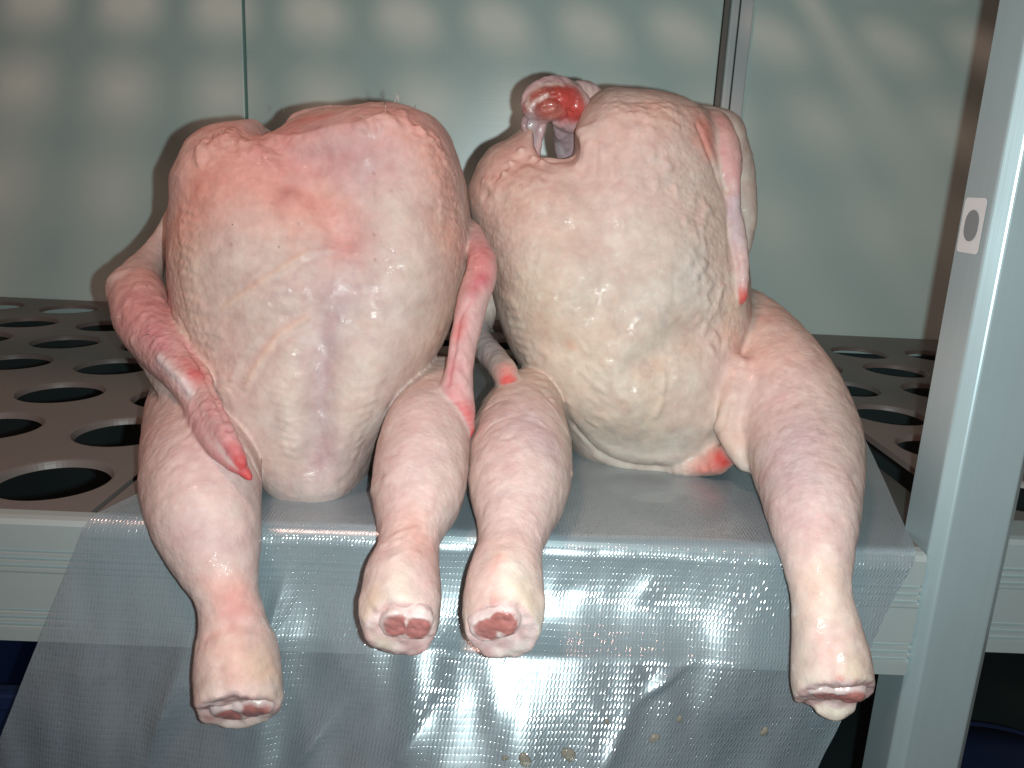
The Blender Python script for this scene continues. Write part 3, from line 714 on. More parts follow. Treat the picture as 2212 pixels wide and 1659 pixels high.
S.goose = np.clip(S.goose, 0, 1.3); S.normals(); S.torn(cutL1, nL1, 0.034, 80); S.torn(cutL2, nL2, 0.030, 81); finish_skin(S, 0.68, 3); lg_ = np.clip(np.exp(-(S.dist([(420, 930), (440, 1100), (490, 1280), (515, 1500)])*1000/40)**2)+np.exp(-(S.dist([(925, 900), (900, 1080), (866, 1330)])*1000/32)**2), 0, 1)[:, None]; S.col *= np.array((0.93, 0.825, 0.83))*(1-lg_)+np.array((1.02, 0.99, 1.0))*lg_
bodyL = S.build('carcass_body', m_skin, birdL); SL = S
bone_end((524, 1534), -.0785, 80, nL1, (-0.05, 1.0, .9), birdL, 5)
bone_end((877, 1352), -.0975, 66, nL2, (0.34, 1.0, 1.25), birdL, 6)
def hair(pix, Ys, mat, parent, r=0.00035, name='feather_stub'):
    P = [at(x, y, Y)[0]-np.array(parent.location) for (x, y), Y in zip(pix, Ys)]
    o = tube(name, P, [r]+[r*0.8]*(len(P)-2)+[r*0.3], mat, parent, 5); return o
for pix in ([(832, 224), (828, 212), (822, 203)], [(862, 222), (860, 210), (854, 200)], [(852, 222), (857, 210), (864, 204)], [(614, 246), (612, 238), (606, 233)]):
    p0 = SL.snap(*pix[0]); hair(pix, [p0[1]+.004]*3, m_hair_dark if pix[0][0] < 850 else m_hair, birdL)
rh = np.random.default_rng(77)
for i in range(22):
    x, y = [(430+rh.uniform(-10, 60), 300-rh.uniform(-10, 25)), (rh.uniform(640, 900), rh.uniform(228, 250)), (rh.uniform(255, 330), rh.uniform(610, 760)), (rh.uniform(470, 900), rh.uniform(380, 600))][i % 4]
    p0 = SL.snap(x, y); k_ = int(np.argmin(np.linalg.norm(SL.V-p0, axis=1))); nn_ = SL.N[k_]; t_ = np.cross(nn_, rh.normal(size=3)); l_ = rh.uniform(.002, .0045)
    P_ = [p0-nn_*0.001-np.array(birdL.location), p0+nn_*l_*0.5+t_*l_*0.4-np.array(birdL.location), p0+nn_*l_*0.6+t_*l_*1.0-np.array(birdL.location)]
    tube('feather_stub', P_, [0.0003, 0.00022, 0.0001], m_hair if i % 3 else m_hair_dark, birdL, 5)
print('left bird', round(time.time()-T0, 1), len(S.V))

# ================================================================== RIGHT BIRD
birdR = empty('plucked_chicken', tuple(on_z(1400, 1028)*np.array([1, 1, 0])+np.array([0, 0.08, 0])))
tag(birdR, 'plucked cream chicken sitting on the right with a raw red neck stump', 'chicken')
F = Field((-0.050, -0.125, -0.115), (0.345, 0.40, 0.35), VX)
F.loft([(1345, 1034), (1288, 1020), (1250, 990), (1222, 940), (1182, 860), (1128, 795), (1092, 730), (1072, 660), (1056, 590), (1032, 510), (1014, 440), (1024, 395), (1065, 362), (1120, 350)],
       [(1450, 1034), (1510, 1022), (1552, 990), (1572, 930), (1584, 850), (1596, 760), (1604, 680), (1602, 590), (1590, 480), (1560, 380), (1520, 320), (1460, 300), (1400, 300)],
       0.205, 0.20, [(-.01, .055), (.01, .075), (.05, .100), (.10, .108), (.16, .110), (.22, .104), (.26, .086), (.32, .060)],
       [(-.01, .04), (.02, .07), (.08, .095), (.2, .10), (.27, .08), (.32, .05)], 2.6)
F.pell(1390, 325, 0.235, 132, 125, 0.070, 0.03)
F.pell(1310, 290, 0.235, 62, 90, 0.055, 0.02)
F.pell(1465, 330, 0.24, 80, 95, 0.06, 0.02)
F.pell(1108, 398, 0.235, 86, 92, 0.055, 0.018)
F.pell(1138, 336, 0.225, 30, 42, 0.03, 0.010)
F.pell(1196, 292, 0.20, 42, 60, 0.10, 0.006, carve=True)
F.pell(1226, 322, 0.20, 22, 26, 0.10, 0.006, carve=True)
F.pell(1196, 280, 0.32, 58, 66, 0.12, 0.010, carve=True)
F.chain([(1172, 352, .205, 8), (1196, 350, .200, 7), (1218, 356, .198, 7), (1240, 348, .200, 9)], 0.006, 0.003)
# legs
F.chain([(1150, 850, .165, 60), (1128, 900, .12, 84), (1122, 970, .075, 106), (1122, 1045, .025, 104), (1112, 1125, -.016, 74), (1104, 1180, -.040, 60), (1092, 1240, -.060, 70), (1088, 1300, -.076, 77), (1084, 1350, -.088, 72)], 0.0018, 0.006)
F.chain([(1600, 690, .235, 70), (1648, 760, .19, 92), (1695, 850, .145, 112), (1733, 950, .100, 118), (1748, 1035, .050, 106), (1757, 1120, .005, 88), (1766, 1210, -.025, 64), (1773, 1280, -.040, 53), (1784, 1350, -.050, 60), (1795, 1420, -.060, 72), (1802, 1500, -.070, 80)], 0.004, 0.006)
# folded groin skin and blood-stained vent
F.chain([(1600, 790, .135, 12), (1580, 870, .118, 15), (1574, 940, .110, 16), (1600, 1000, .098, 9)], 0.014, 0.003)
F.chain([(1470, 1014, .134, 14), (1510, 1010, .130, 18), (1548, 1000, .124, 23), (1570, 986, .120, 18)], 0.016, 0.003)
F.chain([(1566, 930, .112, 8), (1588, 968, .100, 8), (1606, 1006, .092, 6)], 0.008, 0.003)
# right wing hanging behind the shoulder
F.chain([(1490, 275, .25, 44), (1540, 280, .250, 44), (1568, 290, .248, 42)], 0.010, 0.004)
F.chain([(1562, 285, .245, 42), (1592, 370, .255, 36), (1608, 460, .250, 24), (1612, 535, .245, 12)], 0.003, 0.004)
wr1 = F.chain([(1540, 276, .225, 38), (1558, 318, .205, 37), (1574, 368, .190, 26), (1587, 410, .182, 11), (1583, 446, .176, 14), (1592, 520, .166, 19), (1602, 580, .156, 15), (1604, 630, .150, 9), (1604, 652, .148, 4)], 0.005, 0.003)
F.pell(1566, 430, 0.205, 26, 40, 0.022, 0.006)
# left wing, only the hand shows between the birds
wr2 = F.chain([(1060, 600, .25, 34), (1034, 680, .245, 34), (1030, 725, .215, 28), (1062, 768, .170, 26), (1088, 800, .130, 27), (1100, 828, .112, 18)], 0.004, 0.004)
cutR1, _ = at(1086, 1356, -.095); nR1 = (-0.02, -0.97, -0.22)
cutR2, _ = at(1803, 1502, -.072); nR2 = (0.02, -0.80, -0.60)
F.cut(cutR1, nR1, 0.045); F.cut(cutR2, nR2, 0.05)
F.chain([(1060, 1408, -.088, 7), (1105, 1398, -.090, 11), (1145, 1360, -.090, 12), (1162, 1300, -.082, 10)], 0.006, 0.002)
F.chain([(1770, 1536, -.064, 8), (1805, 1542, -.062, 12), (1835, 1530, -.062, 9)], 0.006, 0.002)
S = Skin(*F.mesh()); del F
S.col[:] = (0.63, 0.535, 0.455)
n = fbm(S.V, 0.05, 3, 21); S.col += n[:, None]*np.array((0.03, 0.035, 0.035)); n = fbm(S.V, 0.012, 3, 22); S.col += n[:, None]*np.array((0.03, 0.035, 0.035))
S.goose[:] = 0.25
rng = np.random.default_rng(8)
S.ridge([(1450, 540), (1430, 620), (1370, 740), (1340, 860)], 28, 5.0); S.ridge([(1110, 520), (1130, 620)], 24, 3.2); S.ridge([(1390, 330), (1350, 420)], 28, 3.0)
S.ridge([(1245, 365), (1290, 460), (1320, 560), (1290, 680)], 17, -4.4); S.ridge([(1180, 480), (1260, 520), (1380, 500)], 10, -2.2); S.ridge([(1180, 720), (1280, 790), (1300, 880)], 14, -2.6)
S.ridge([(1380, 790), (1470, 740), (1560, 720)], 13, -4.0); S.ridge([(1500, 830), (1520, 920)], 18, 2.6); S.ridge([(1200, 640), (1180, 700)], 16, 2.4); S.normals()
S.ridge([(1370, 800), (1480, 720), (1580, 680)], 12, -2.4); S.ridge([(1330, 690), (1400, 690)], 16, -2.0)
for a in ([(1185, 850), (1235, 925), (1285, 980), (1345, 1006), (1420, 1016)], [(1430, 1014), (1500, 985), (1555, 925), (1580, 860)]):
    S.ridge(a, 2.6, -2.6); S.ridge([(x+6, y-18) for x, y in a], 6, 1.2); S.ridge([(x-5, y+9) for x, y in a], 2.4, 1.0)
S.ridge([(1432, 810), (1438, 830), (1430, 870), (1416, 905)], 2.4, 1.5); S.ridge([(1448, 790), (1440, 860)], 3, -0.9)
S.ridge([(1240, 370), (1330, 480), (1350, 560)], 14, -1.6)
for i in range(8): S.ridge([(1252+i*10, 300+i*3+rng.uniform(-5, 5)), (1240+i*13, 345+i*5)], 2.2, 1.1)      # gathered skin by the neck
for i in range(9): S.ridge([(1040+i*12, 395-i*4+rng.uniform(-6, 6)), (1065+i*13, 420-i*3+rng.uniform(-6, 6))], 3, 1.5)
for i in range(30):   # pebbled band down the right flank
    y = 330+i*15; x = np.interp(y, [330, 450, 600, 780], [1420, 1490, 1540, 1560])+rng.uniform(-45, 45)
    S.ridge([(x, y), (x+rng.uniform(-10, 10), y+14)], 3.0, 1.5)
for i in range(16):
    y = 215+rng.uniform(0, 60); x = 1330+i*9
    S.ridge([(x, y), (x+12, y+6)], 2.4, 1.0)
for i in range(12):
    y = 640+i*20; x = np.interp(y, [640, 760, 880], [1080, 1120, 1215])
    S.ridge([(x-4, y), (x+24, y+rng.uniform(2, 12))], 2.6, 1.0)
for i in range(26): S.ridge([(1255+i*11, 1008+rng.uniform(-8, 8)+min(i, 26-i)*1.2), (1259+i*11, 1022+min(i, 26-i)*0.8)], 1.8, 0.9)
for i in range(16): 
    x, y = rng.uniform(1130, 1300), rng.uniform(720, 920); S.ridge([(x, y), (x+rng.uniform(10, 30), y+rng.uniform(5, 22))], 1.8, 0.7)
S.ridge([(1512, 268), (1530, 320), (1552, 380), (1572, 430), (1576, 500), (1586, 580)], 2.2, -2.0)
S.ridge([(1085, 1195), (1100, 1225), (1108, 1270)], 8, 2.0); S.ridge([(1760, 1370), (1790, 1360), (1830, 1380)], 4, -0.8); S.ridge([(1800, 1400), (1806, 1470)], 4, -1.0)
# colour
S.dab([(1420, 540), (1480, 620), (1400, 620)], 34, (0.62, 0.575, 0.50), .7); S.dab([(1500, 590), (1490, 540)], 16, (0.60, 0.60, 0.54), .45)
S.dab([(1300, 420), (1400, 400), (1180, 430)], 40, (0.70, 0.515, 0.455), .7); S.dab([(1360, 260), (1290, 330)], 30, (0.71, 0.50, 0.44), .65)
S.dab([(1060, 400), (1130, 330)], 26, (0.72, 0.43, 0.37), .7)
for p_ in ((1122, 322), (1168, 346), (1150, 338), (1100, 348), (1085, 372)): S.ridge([p_], 3.2, 3.0); S.dab(p_, 3.0, (0.74, 0.60, 0.54), .6)
S.ridge([(1110, 340), (1075, 380), (1040, 430)], 3, -1.4); S.ridge([(1140, 360), (1180, 372), (1240, 360)], 4, 1.2); S.dab([(1110, 440), (1220, 480)], 26, (0.68, 0.53, 0.43), .5)
S.dab([(1450, 250), (1400, 225)], 16, (0.72, 0.48, 0.38), .5)
S.dab([(1150, 640), (1250, 760), (1330, 900)], 36, (0.66, 0.555, 0.42), .6); S.dab([(1480, 780), (1400, 900)], 26, (0.64, 0.54, 0.40), .5)
S.dab([(1380, 720), (1460, 700)], 14, (0.54, 0.44, 0.35), .4); S.dab([(1590, 660), (1585, 740)], 12, YEL, .5); S.dab([(1560, 880), (1570, 960)], 13, (0.70, 0.54, 0.42), .6)
S.dab([(1330, 860), (1340, 980)], 18, (0.60, 0.54, 0.46), .5); S.dab([(1480, 880)], 16, (0.58, 0.52, 0.46), .5)
S.dab([(1225, 745), (1228, 750)], 3, (0.62, 0.36, 0.25), .5); S.dab([(1340, 870), (1350, 880)], 5, (0.6, 0.40, 0.28), .4)
S.dab([(1550, 995), (1560, 1000)], 9, (0.66, 0.07, 0.06), .92); S.dab([(1510, 1016), (1530, 1010)], 9, (0.72, 0.20, 0.16), .75)
S.dab([(1125, 880), (1122, 980), (1120, 1060), (1112, 1130)], 38, LEG, .9); S.dab([(1140, 900), (1180, 950)], 16, (0.60, 0.47, 0.50), .5)
S.dab([(1100, 1170), (1130, 1180)], 12, (0.70, 0.48, 0.40), .5); S.dab([(1100, 1215), (1110, 1250)], 9, (0.74, 0.65, 0.55), .85); S.dab([(1130, 1270), (1150, 1320)], 9, YEL, .35); S.dab([(1075, 1205), (1060, 1225)], 5, (0.66, 0.30, 0.26), .5)
S.dab([(1040, 1250), (1030, 1300)], 10, (0.68, 0.48, 0.42), .5); S.dab([(1070, 1300)], 3, (0.6, 0.15, 0.13), .5); S.dab([(1075, 1405), (1150, 1370)], 6, WHITE, .7)
S.dab([(1660, 780), (1700, 860), (1735, 950), (1748, 1040), (1757, 1120)], 44, LEG, .9); S.dab([(1640, 700), (1690, 760), (1620, 760)], 24, (0.74, 0.47, 0.38), .6)
S.dab([(1690, 960), (1700, 1020)], 22, (0.60, 0.48, 0.51), .55); S.dab([(1720, 900), (1700, 1000)], 12, (0.64, 0.56, 0.56), .35); S.dab([(1740, 1130), (1700, 1090)], 14, (0.60, 0.44, 0.44), .4)
S.dab([(1770, 1250), (1776, 1300)], 14, (0.74, 0.56, 0.44), .6); S.dab([(1790, 1380), (1790, 1420)], 11, (0.74, 0.42, 0.38), .5); S.dab([(1730, 1400), (1740, 1460)], 8, PALE, .5); S.dab([(1850, 1440), (1860, 1480)], 8, YEL, .45)
S.dab([(1815, 1476), (1812, 1495)], 3, (0.55, 0.06, 0.05), .7); S.dab([(1805, 1545)], 7, (0.74, 0.68, 0.56), .8)
W1, W2 = S.limb(wr1), S.limb(wr2)
S.dab([(1540, 280), (1575, 390)], 30, (0.67, 0.37, 0.36), .85, mask=W1); S.dab([(1525, 262), (1535, 320)], 12, (0.70, 0.25, 0.20), .7); S.dab([(1555, 250), (1575, 270)], 12, (0.72, 0.38, 0.33), .6)
S.dab([(1584, 435), (1590, 510)], 12, (0.55, 0.48, 0.53), .85, mask=W1); S.dab([(1600, 560), (1603, 610)], 10, (0.66, 0.48, 0.47), .8, mask=W1); S.dab([(1604, 642), (1604, 652)], 7, (0.62, 0.12, 0.10), .95, mask=W1)
S.dab([(1612, 430), (1615, 500)], 10, (0.60, 0.49, 0.42), .5)
S.dab([(1040, 690), (1050, 760)], 22, (0.60, 0.56, 0.56), .8, mask=W2); S.dab([(1088, 802), (1100, 826)], 12, (0.68, 0.13, 0.12), .95, mask=W2)
for a, rr in (([(1480, 400), (1550, 560), (1560, 720)], 30), ([(1080, 420), (1120, 600)], 35), ([(1700, 850), (1750, 1050)], 45), ([(1120, 950), (1120, 1080)], 40), ([(1360, 220), (1460, 250)], 25)):
    S.goose += np.exp(-(S.dist(a)*1000/rr)**2)*(0.7 if rr < 36 else 0.2)
S.wet += np.exp(-(S.dist([(1690, 850), (1740, 1000), (1757, 1150), (1790, 1400)])*1000/45)**2)*1.2+np.exp(-(S.dist([(1125, 950), (1110, 1150)])*1000/35)**2)*0.6
S.goose = np.clip(S.goose, 0, 1.3); S.wet *= 1.25; S.normals(); S.torn(cutR1, nR1, 0.030, 82); S.torn(cutR2, nR2, 0.034, 83); finish_skin(S, 0.72, 33); lg_ = np.clip(np.exp(-(S.dist([(1690, 840), (1745, 1000), (1770, 1250), (1800, 1480)])*1000/42)**2)+np.exp(-(S.dist([(1125, 920), (1115, 1100), (1088, 1330)])*1000/36)**2), 0, 1)[:, None]; S.col *= np.array((0.95, 0.915, 0.93))*(1-lg_)+np.array((1.02, 1.0, 1.03))*lg_
bodyR = S.build('carcass_body', m_skin, birdR); SR = S
bone_end((1070, 1352), -.0995, 68, nR1, (-0.30, 1.0, 1.25), birdR, 15)
bone_end((1808, 1502), -.0775, 74, nR2, (0.06, 1.0, .85), birdR, 16)
print('right bird', round(time.time()-T0, 1), len(S.V))

# neck stump: bent tube of skin, raw meat at its cut end
a0 = at(1120, 210, .20)[0]; b0 = at(1310, 400, .34)[0]
F = Field(np.minimum(a0, b0)-0.05, np.maximum(a0, b0)+np.array([0.03, 0.03, 0.06]), 0.0013)
F.chain([(1290, 400, .300, 50), (1265, 330, .285, 46), (1240, 270, .270, 42), (1215, 228, .255, 40), (1192, 212, .240, 40)], 0.004, 0.004)
F.chain([(1134, 240, .214, 6), (1137, 208, .217, 7), (1160, 184, .220, 8), (1195, 174, .224, 8), (1232, 184, .232, 10), (1266, 202, .246, 22), (1290, 218, .25, 24)], 0.003, 0.003)
F.chain([(1152, 222, .220, 19), (1170, 202, .220, 22), (1202, 194, .222, 22), (1238, 204, .228, 22)], 0.004, 0.003)
F.chain([(1140, 246, .212, 8), (1148, 222, .214, 10), (1170, 202, .216, 9), (1195, 196, .220, 8)], 0.003, 0.003)
F.chain([(1156, 238, .218, 24), (1182, 224, .218, 34), (1212, 216, .222, 34)], 0.004, 0.003)
F.chain([(1230, 208, .222, 24), (1248, 232, .226, 27), (1238, 260, .232, 26)], 0.003, 0.003)
F.chain([(1150, 258, .222, 15), (1144, 282, .222, 14), (1150, 312, .222, 9), (1160, 350, .220, 8)], 0.003, 0.003)
F.chain([(1178, 256, .224, 8), (1168, 290, .223, 5), (1160, 330, .221, 6)], 0.003, 0.002)
F.chain([(1205, 256, .228, 16), (1228, 268, .236, 16)], 0.003, 0.003)
F.chain([(1218, 270, .245, 22), (1218, 305, .258, 19), (1226, 350, .272, 22)], 0.003, 0.003)
F.chain([(1245, 270, .250, 20), (1244, 310, .262, 18), (1248, 350, .272, 20)], 0.003, 0.003)
S = Skin(*F.mesh()); S.col[:] = (0.62, 0.42, 0.42)
S.ridge([(1196, 200), (1212, 222), (1232, 248)], 1.8, -2.6); S.ridge([(1150, 240), (1175, 212), (1210, 200)], 1.6, -2.0); S.ridge([(1160, 250), (1200, 240)], 1.8, 1.4); S.ridge([(1160, 232), (1205, 228)], 2.2, 1.2); S.ridge([(1215, 270), (1225, 340)], 1.6, -1.4); S.ridge([(1235, 270), (1240, 330)], 1.8, 1.2)
S.dab([(1265, 195), (1285, 208)], 10, (0.70, 0.50, 0.45), .85)
S.dab([(1146, 242), (1156, 216), (1185, 202), (1215, 200), (1205, 235), (1160, 238)], 11, (0.31, 0.055, 0.038), .98, power=5); S.dab([(1238, 206), (1244, 250)], 9, (0.36, 0.055, 0.047), .97, power=5); S.dab([(1215, 258)], 7, (0.46, 0.12, 0.09), .9); S.dab([(1200, 205), (1228, 240)], 2.2, (0.28, 0.03, 0.03), .6); S.dab([(1160, 222), (1200, 204)], 1.3, (0.66, 0.42, 0.37), .6); S.dab([(1225, 215), (1240, 240), (1225, 255)], 8, (0.60, 0.08, 0.07), .85)
S.dab([(1205, 250), (1195, 245)], 7, (0.62, 0.22, 0.18), .7); S.dab([(1134, 225), (1140, 200), (1165, 180), (1215, 176)], 2.2, (0.72, 0.55, 0.49), .95); S.dab([(1142, 240), (1152, 218), (1180, 200)], 1.7, (0.74, 0.56, 0.50), .85); S.dab([(1140, 205), (1160, 190)], 3, (0.60, 0.22, 0.18), .5)
S.dab([(1146, 262), (1148, 300), (1160, 345)], 8, (0.46, 0.40, 0.42), .85); S.dab([(1158, 330), (1162, 348)], 5, (0.66, 0.36, 0.34), .7); S.dab([(1215, 290), (1225, 340)], 10, (0.40, 0.30, 0.34), .8); S.dab([(1190, 280), (1205, 330)], 4, (0.60, 0.58, 0.60), .5)
S.goose[:] = 0.2; S.wet[:] = 1.5; S.normals(); S.V += S.N*(fbm(S.V, 0.009, 3, 40)*0.0015+fbm(S.V, 0.004, 2, 44)*0.0007)[:, None]
S.build('neck_stump', m_raw, birdR)
# torn membrane strands between neck and left shoulder
def strand(pts, mat, name='membrane'):
    Q = []
    for x, y, Y, r in pts:
        p, m = at(x, y, Y); Q.append((p-np.array(birdR.location), r*m))
    E = [Q[0]]+Q+[Q[-1]]; P = []; Rr = []
    for i in range(1, len(E)-2):
        for u in np.linspace(0, 1, 6, endpoint=False):
            p0, p1, p2, p3 = (E[j][0] for j in (i-1, i, i+1, i+2))
            P.append(0.5*(2*p1+(p2-p0)*u+(2*p0-5*p1+4*p2-p3)*u*u+(3*p1-p0-3*p2+p3)*u**3)); Rr.append((1-u)*E[i][1]+u*E[i+1][1])
    return tube(name, P, Rr, mat, birdR, 10)
strand([(1140, 246, .218, 7), (1132, 270, .216, 8), (1142, 300, .217, 5), (1152, 335, .217, 4)], m_membrane)
strand([(1182, 255, .228, 3), (1176, 285, .226, 2), (1164, 320, .224, 2), (1158, 340, .224, 2)], m_membrane)
hair([(1738, 764), (1755, 766), (1770, 760)], [SR.snap(1735, 770)[1]+.003]*3, m_hair, birdR)
hair([(1585, 412), (1588, 428), (1580, 440), (1574, 444)], [.175]*4, m_hair, birdR)
hair([(1330, 205), (1326, 195), (1320, 190)], [.235]*3, m_hair, birdR)

# ------------------------------------------------------------------ embossed plastic film
NXF, NTF = 230, 250
S0, S1, T_0, T_1 = -0.262, 0.287, -0.50, 0.30      # along the shelf edge; drape length (t < 0 lies on the shelf)
rngf = np.random.default_rng(2)
Vf, Ff, UVf = [], [], []
tt = np.concatenate([np.linspace(T_0, -0.03, 60), np.linspace(-0.03, 0.03, 70)[1:], np.linspace(0.03, T_1, 122)[1:]])
ss = np.linspace(0, 1, NXF)
Sg, Tg = np.meshgrid(ss, tt)
X = S0+(S1-S0)*Sg - 0.36*Tg*np.where(Tg > 0, 1.12, 0.80)
rb = 0.012
yy = np.where(Tg <= 0, -Tg, 0); 
ang = np.clip(Tg/(rb*math.pi/2), 0, 1)*math.pi/2*0.96
down = np.maximum(Tg-rb*math.pi/2, 0)
lean = 0.44*np.exp(-((Sg-0.60)/0.34)**2)*np.clip(down/0.06, 0, 1)+0.06
Yg = np.where(Tg <= 0, -Tg+0.006, 0.006-rb*np.sin(ang)-down*np.sin(lean))
Zg = np.where(Tg <= 0, 0.0025, 0.0025-rb*(1-np.cos(ang))-down*np.cos(lean))
P3 = np.stack([X.ravel()*1.0, Tg.ravel(), np.zeros(X.size)], 1)
amp = np.clip((Tg-0.01)/0.10, 0, 1)
fold = (fbm(P3*np.array([1.0, 0.35, 1]), 0.055, 3, 51)*0.013+fbm((P3 @ np.array([[0.9, 0.4, 0], [-0.4, 0.9, 0], [0, 0, 1]]).T)*np.array([1, .2, 1]), 0.022, 2, 57)*0.0016).reshape(X.shape)
# a few sharp creases: (s0,t0)->(s1,t1), width, height
U = X.copy(); W = Tg.copy()
def crease(px0, py0, px1, py1, wd, h):
    global fold
    p = at(px0, py0, -0.01)[0]; q = at(px1, py1, -0.02)[0]
    a = np.array([p[0], -p[2]]); b = np.array([q[0], -q[2]]); ab = b-a
    t = np.clip(((U-a[0])*ab[0]+(W-a[1])*ab[1])/(ab@ab), -0.1, 1.1)
    d = np.hypot(U-a[0]-t*ab[0], W-a[1]-t*ab[1]); en = np.clip(1.1-np.abs(t-0.5)*1.9, 0, 1)
    fold = fold+np.maximum(0, 1-d/wd)**1.5*h*en
crease(640, 1210, 560, 1470, 0.008, 0.0075); crease(662, 1230, 600, 1400, 0.004, 0.003); crease(1490, 1420, 1340, 1520, 0.006, 0.004)
crease(430, 1380, 340, 1659, 0.016, 0.007); crease(960, 1480, 820, 1659, 0.02, 0.006); crease(1420, 1270, 1370, 1350, 0.016, 0.006)
crease(1200, 1290, 1260, 1330, 0.014, -0.004); crease(1340, 1500, 1250, 1659, 0.012, 0.004); crease(760, 1500, 640, 1659, 0.012, 0.005)
flat = fbm(P3, 0.07, 2, 60).reshape(X.shape)*0.0012+0.0012
Yg = Yg - (fold*amp+0.004*amp) ; Zg = Zg+np.where(Tg <= 0.0, flat, flat*np.clip(1-Tg/0.02, 0, 1))
rip = np.clip(1-np.abs(Tg-0.012)/0.05, 0, 1)*fbm(P3*np.array([1, .5, 1]), 0.02, 2, 71).reshape(X.shape)*0.0012
Yg = Yg-np.abs(rip)*(Tg > -0.01)
Vf = np.stack([X, Yg, Zg], -1).reshape(-1, 3)
nr = len(tt)
ii, jj = np.meshgrid(np.arange(nr-1), np.arange(NXF-1), indexing='ij'); a = (ii*NXF+jj).ravel()
Ff = np.stack([a, a+NXF, a+NXF+1, a+1], 1)
M = Mat('embossed_film')
uvn = M.n('ShaderNodeUVMap', uv_map='film')
sep = M.n('ShaderNodeSeparateXYZ'); M.l(uvn.outputs[0], sep.inputs[0])
# embossed lattice: short raised dashes in staggered rows (u, v in metres)
def mth(op, a, b=None, c=None):
    nd = M.n('ShaderNodeMath', operation=op)
    for i, v in enumerate((a, b, c)):
        if v is None: continue
        if isinstance(v, (int, float)): nd.inputs[i].default_value = v
        else: M.l(v, nd.inputs[i])
    return nd.outputs[0]
pu, pv = 0.0024, 0.0040
row = mth('FLOOR', mth('DIVIDE', sep.outputs[1], pv))
odd = mth('MULTIPLY', mth('MODULO', mth('ABSOLUTE', row), 2.0), 0.5)
fu = mth('FRACT', mth('ADD', mth('DIVIDE', sep.outputs[0], pu), odd)); fv = mth('FRACT', mth('DIVIDE', sep.outputs[1], pv))
su = mth('SINE', mth('MULTIPLY', fu, math.pi)); sv = mth('SINE', mth('MULTIPLY', fv, math.pi))
wn = M.n('ShaderNodeTexWhiteNoise', noise_dimensions='2D'); cmb = M.n('ShaderNodeCombineXYZ')
M.l(mth('FLOOR', mth('ADD', mth('DIVIDE', sep.outputs[0], pu), odd)), cmb.inputs[0]); M.l(row, cmb.inputs[1]); M.l(cmb.outputs[0], wn.inputs['Vector'])
rnd = mth('MULTIPLY_ADD', wn.outputs['Value'], 0.8, 0.2)
hgt = mth('MULTIPLY', mth('MULTIPLY', mth('POWER', su, 2.2), mth('POWER', sv, 0.4)), rnd)
nzf = M.n('ShaderNodeTexNoise', i_Scale=30.0, i_Detail=5.0); M.l(uvn.outputs[0], nzf.inputs['Vector'])
hgt2 = mth('MULTIPLY_ADD', nzf.outputs[0], 1.2, hgt)
bp = M.n('ShaderNodeBump', i_Strength=0.75, i_Distance=0.0005); M.l(hgt2, bp.inputs['Height'])
M.p(Roughness=0.3, Specular_IOR_Level=0.5); M.b.inputs['Base Color'].default_value = (0.40, 0.51, 0.58, 1); M.l(bp.outputs[0], M.b.inputs['Normal'])
tr = M.n('ShaderNodeBsdfTransparent'); tr.inputs[0].default_value = (0.93, 0.96, 0.97, 1)
gl = M.n('ShaderNodeBsdfGlossy'); gl.inputs['Roughness'].default_value = 0.13; gl.inputs['Color'].default_value = (0.8, 0.85, 0.86, 1); M.l(bp.outputs[0], gl.inputs['Normal'])
mix1 = M.n('ShaderNodeMixShader')
mrf = M.n('ShaderNodeMapRange'); mrf.inputs[3].default_value = 0.30; mrf.inputs[4].default_value = 0.50; M.l(nzf.outputs[0], mrf.inputs[0])
dbl = mth('MULTIPLY', mth('LESS_THAN', sep.outputs[1], 0.008), 0.16)      # folded double on the shelf
M.l(mth('ADD', mrf.outputs[0], dbl), mix1.inputs[0]); M.l(tr.outputs[0], mix1.inputs[1]); M.l(M.b.outputs[0], mix1.inputs[2])
mix2 = M.n('ShaderNodeMixShader'); mix2.inputs[0].default_value = 0.095
M.l(mix1.outputs[0], mix2.inputs[1]); M.l(gl.outputs[0], mix2.inputs[2])
g2 = M.n('ShaderNodeBsdfGlossy'); g2.inputs['Roughness'].default_value = 0.31; g2.inputs['Color'].default_value = (0.8, 0.9, 0.93, 1)
bp2 = M.n('ShaderNodeBump', i_Strength=0.15, i_Distance=0.0005); M.l(hgt2, bp2.inputs['Height']); M.l(bp2.outputs[0], g2.inputs['Normal'])
mix3 = M.n('ShaderNodeMixShader'); mix3.inputs[0].default_value = 0.14
M.l(mix2.outputs[0], mix3.inputs[1]); M.l(g2.outputs[0], mix3.inputs[2]); M.l(mix3.outputs[0], M.out.inputs['Surface'])
film = mesh_obj('plastic_film', Vf, Ff, M.m, None, True)
uvl = film.data.uv_layers.new(name='film')
uv = np.stack([(S0+(S1-S0)*Sg).ravel(), Tg.ravel()], 1)
li = np.zeros(len(film.data.loops), np.int32); film.data.loops.foreach_get('vertex_index', li)
uvl.data.foreach_set('uv', uv[li].astype(np.float32).ravel())
tag(film, 'clear embossed plastic sheet under the birds hanging over the shelf edge', 'plastic sheet')

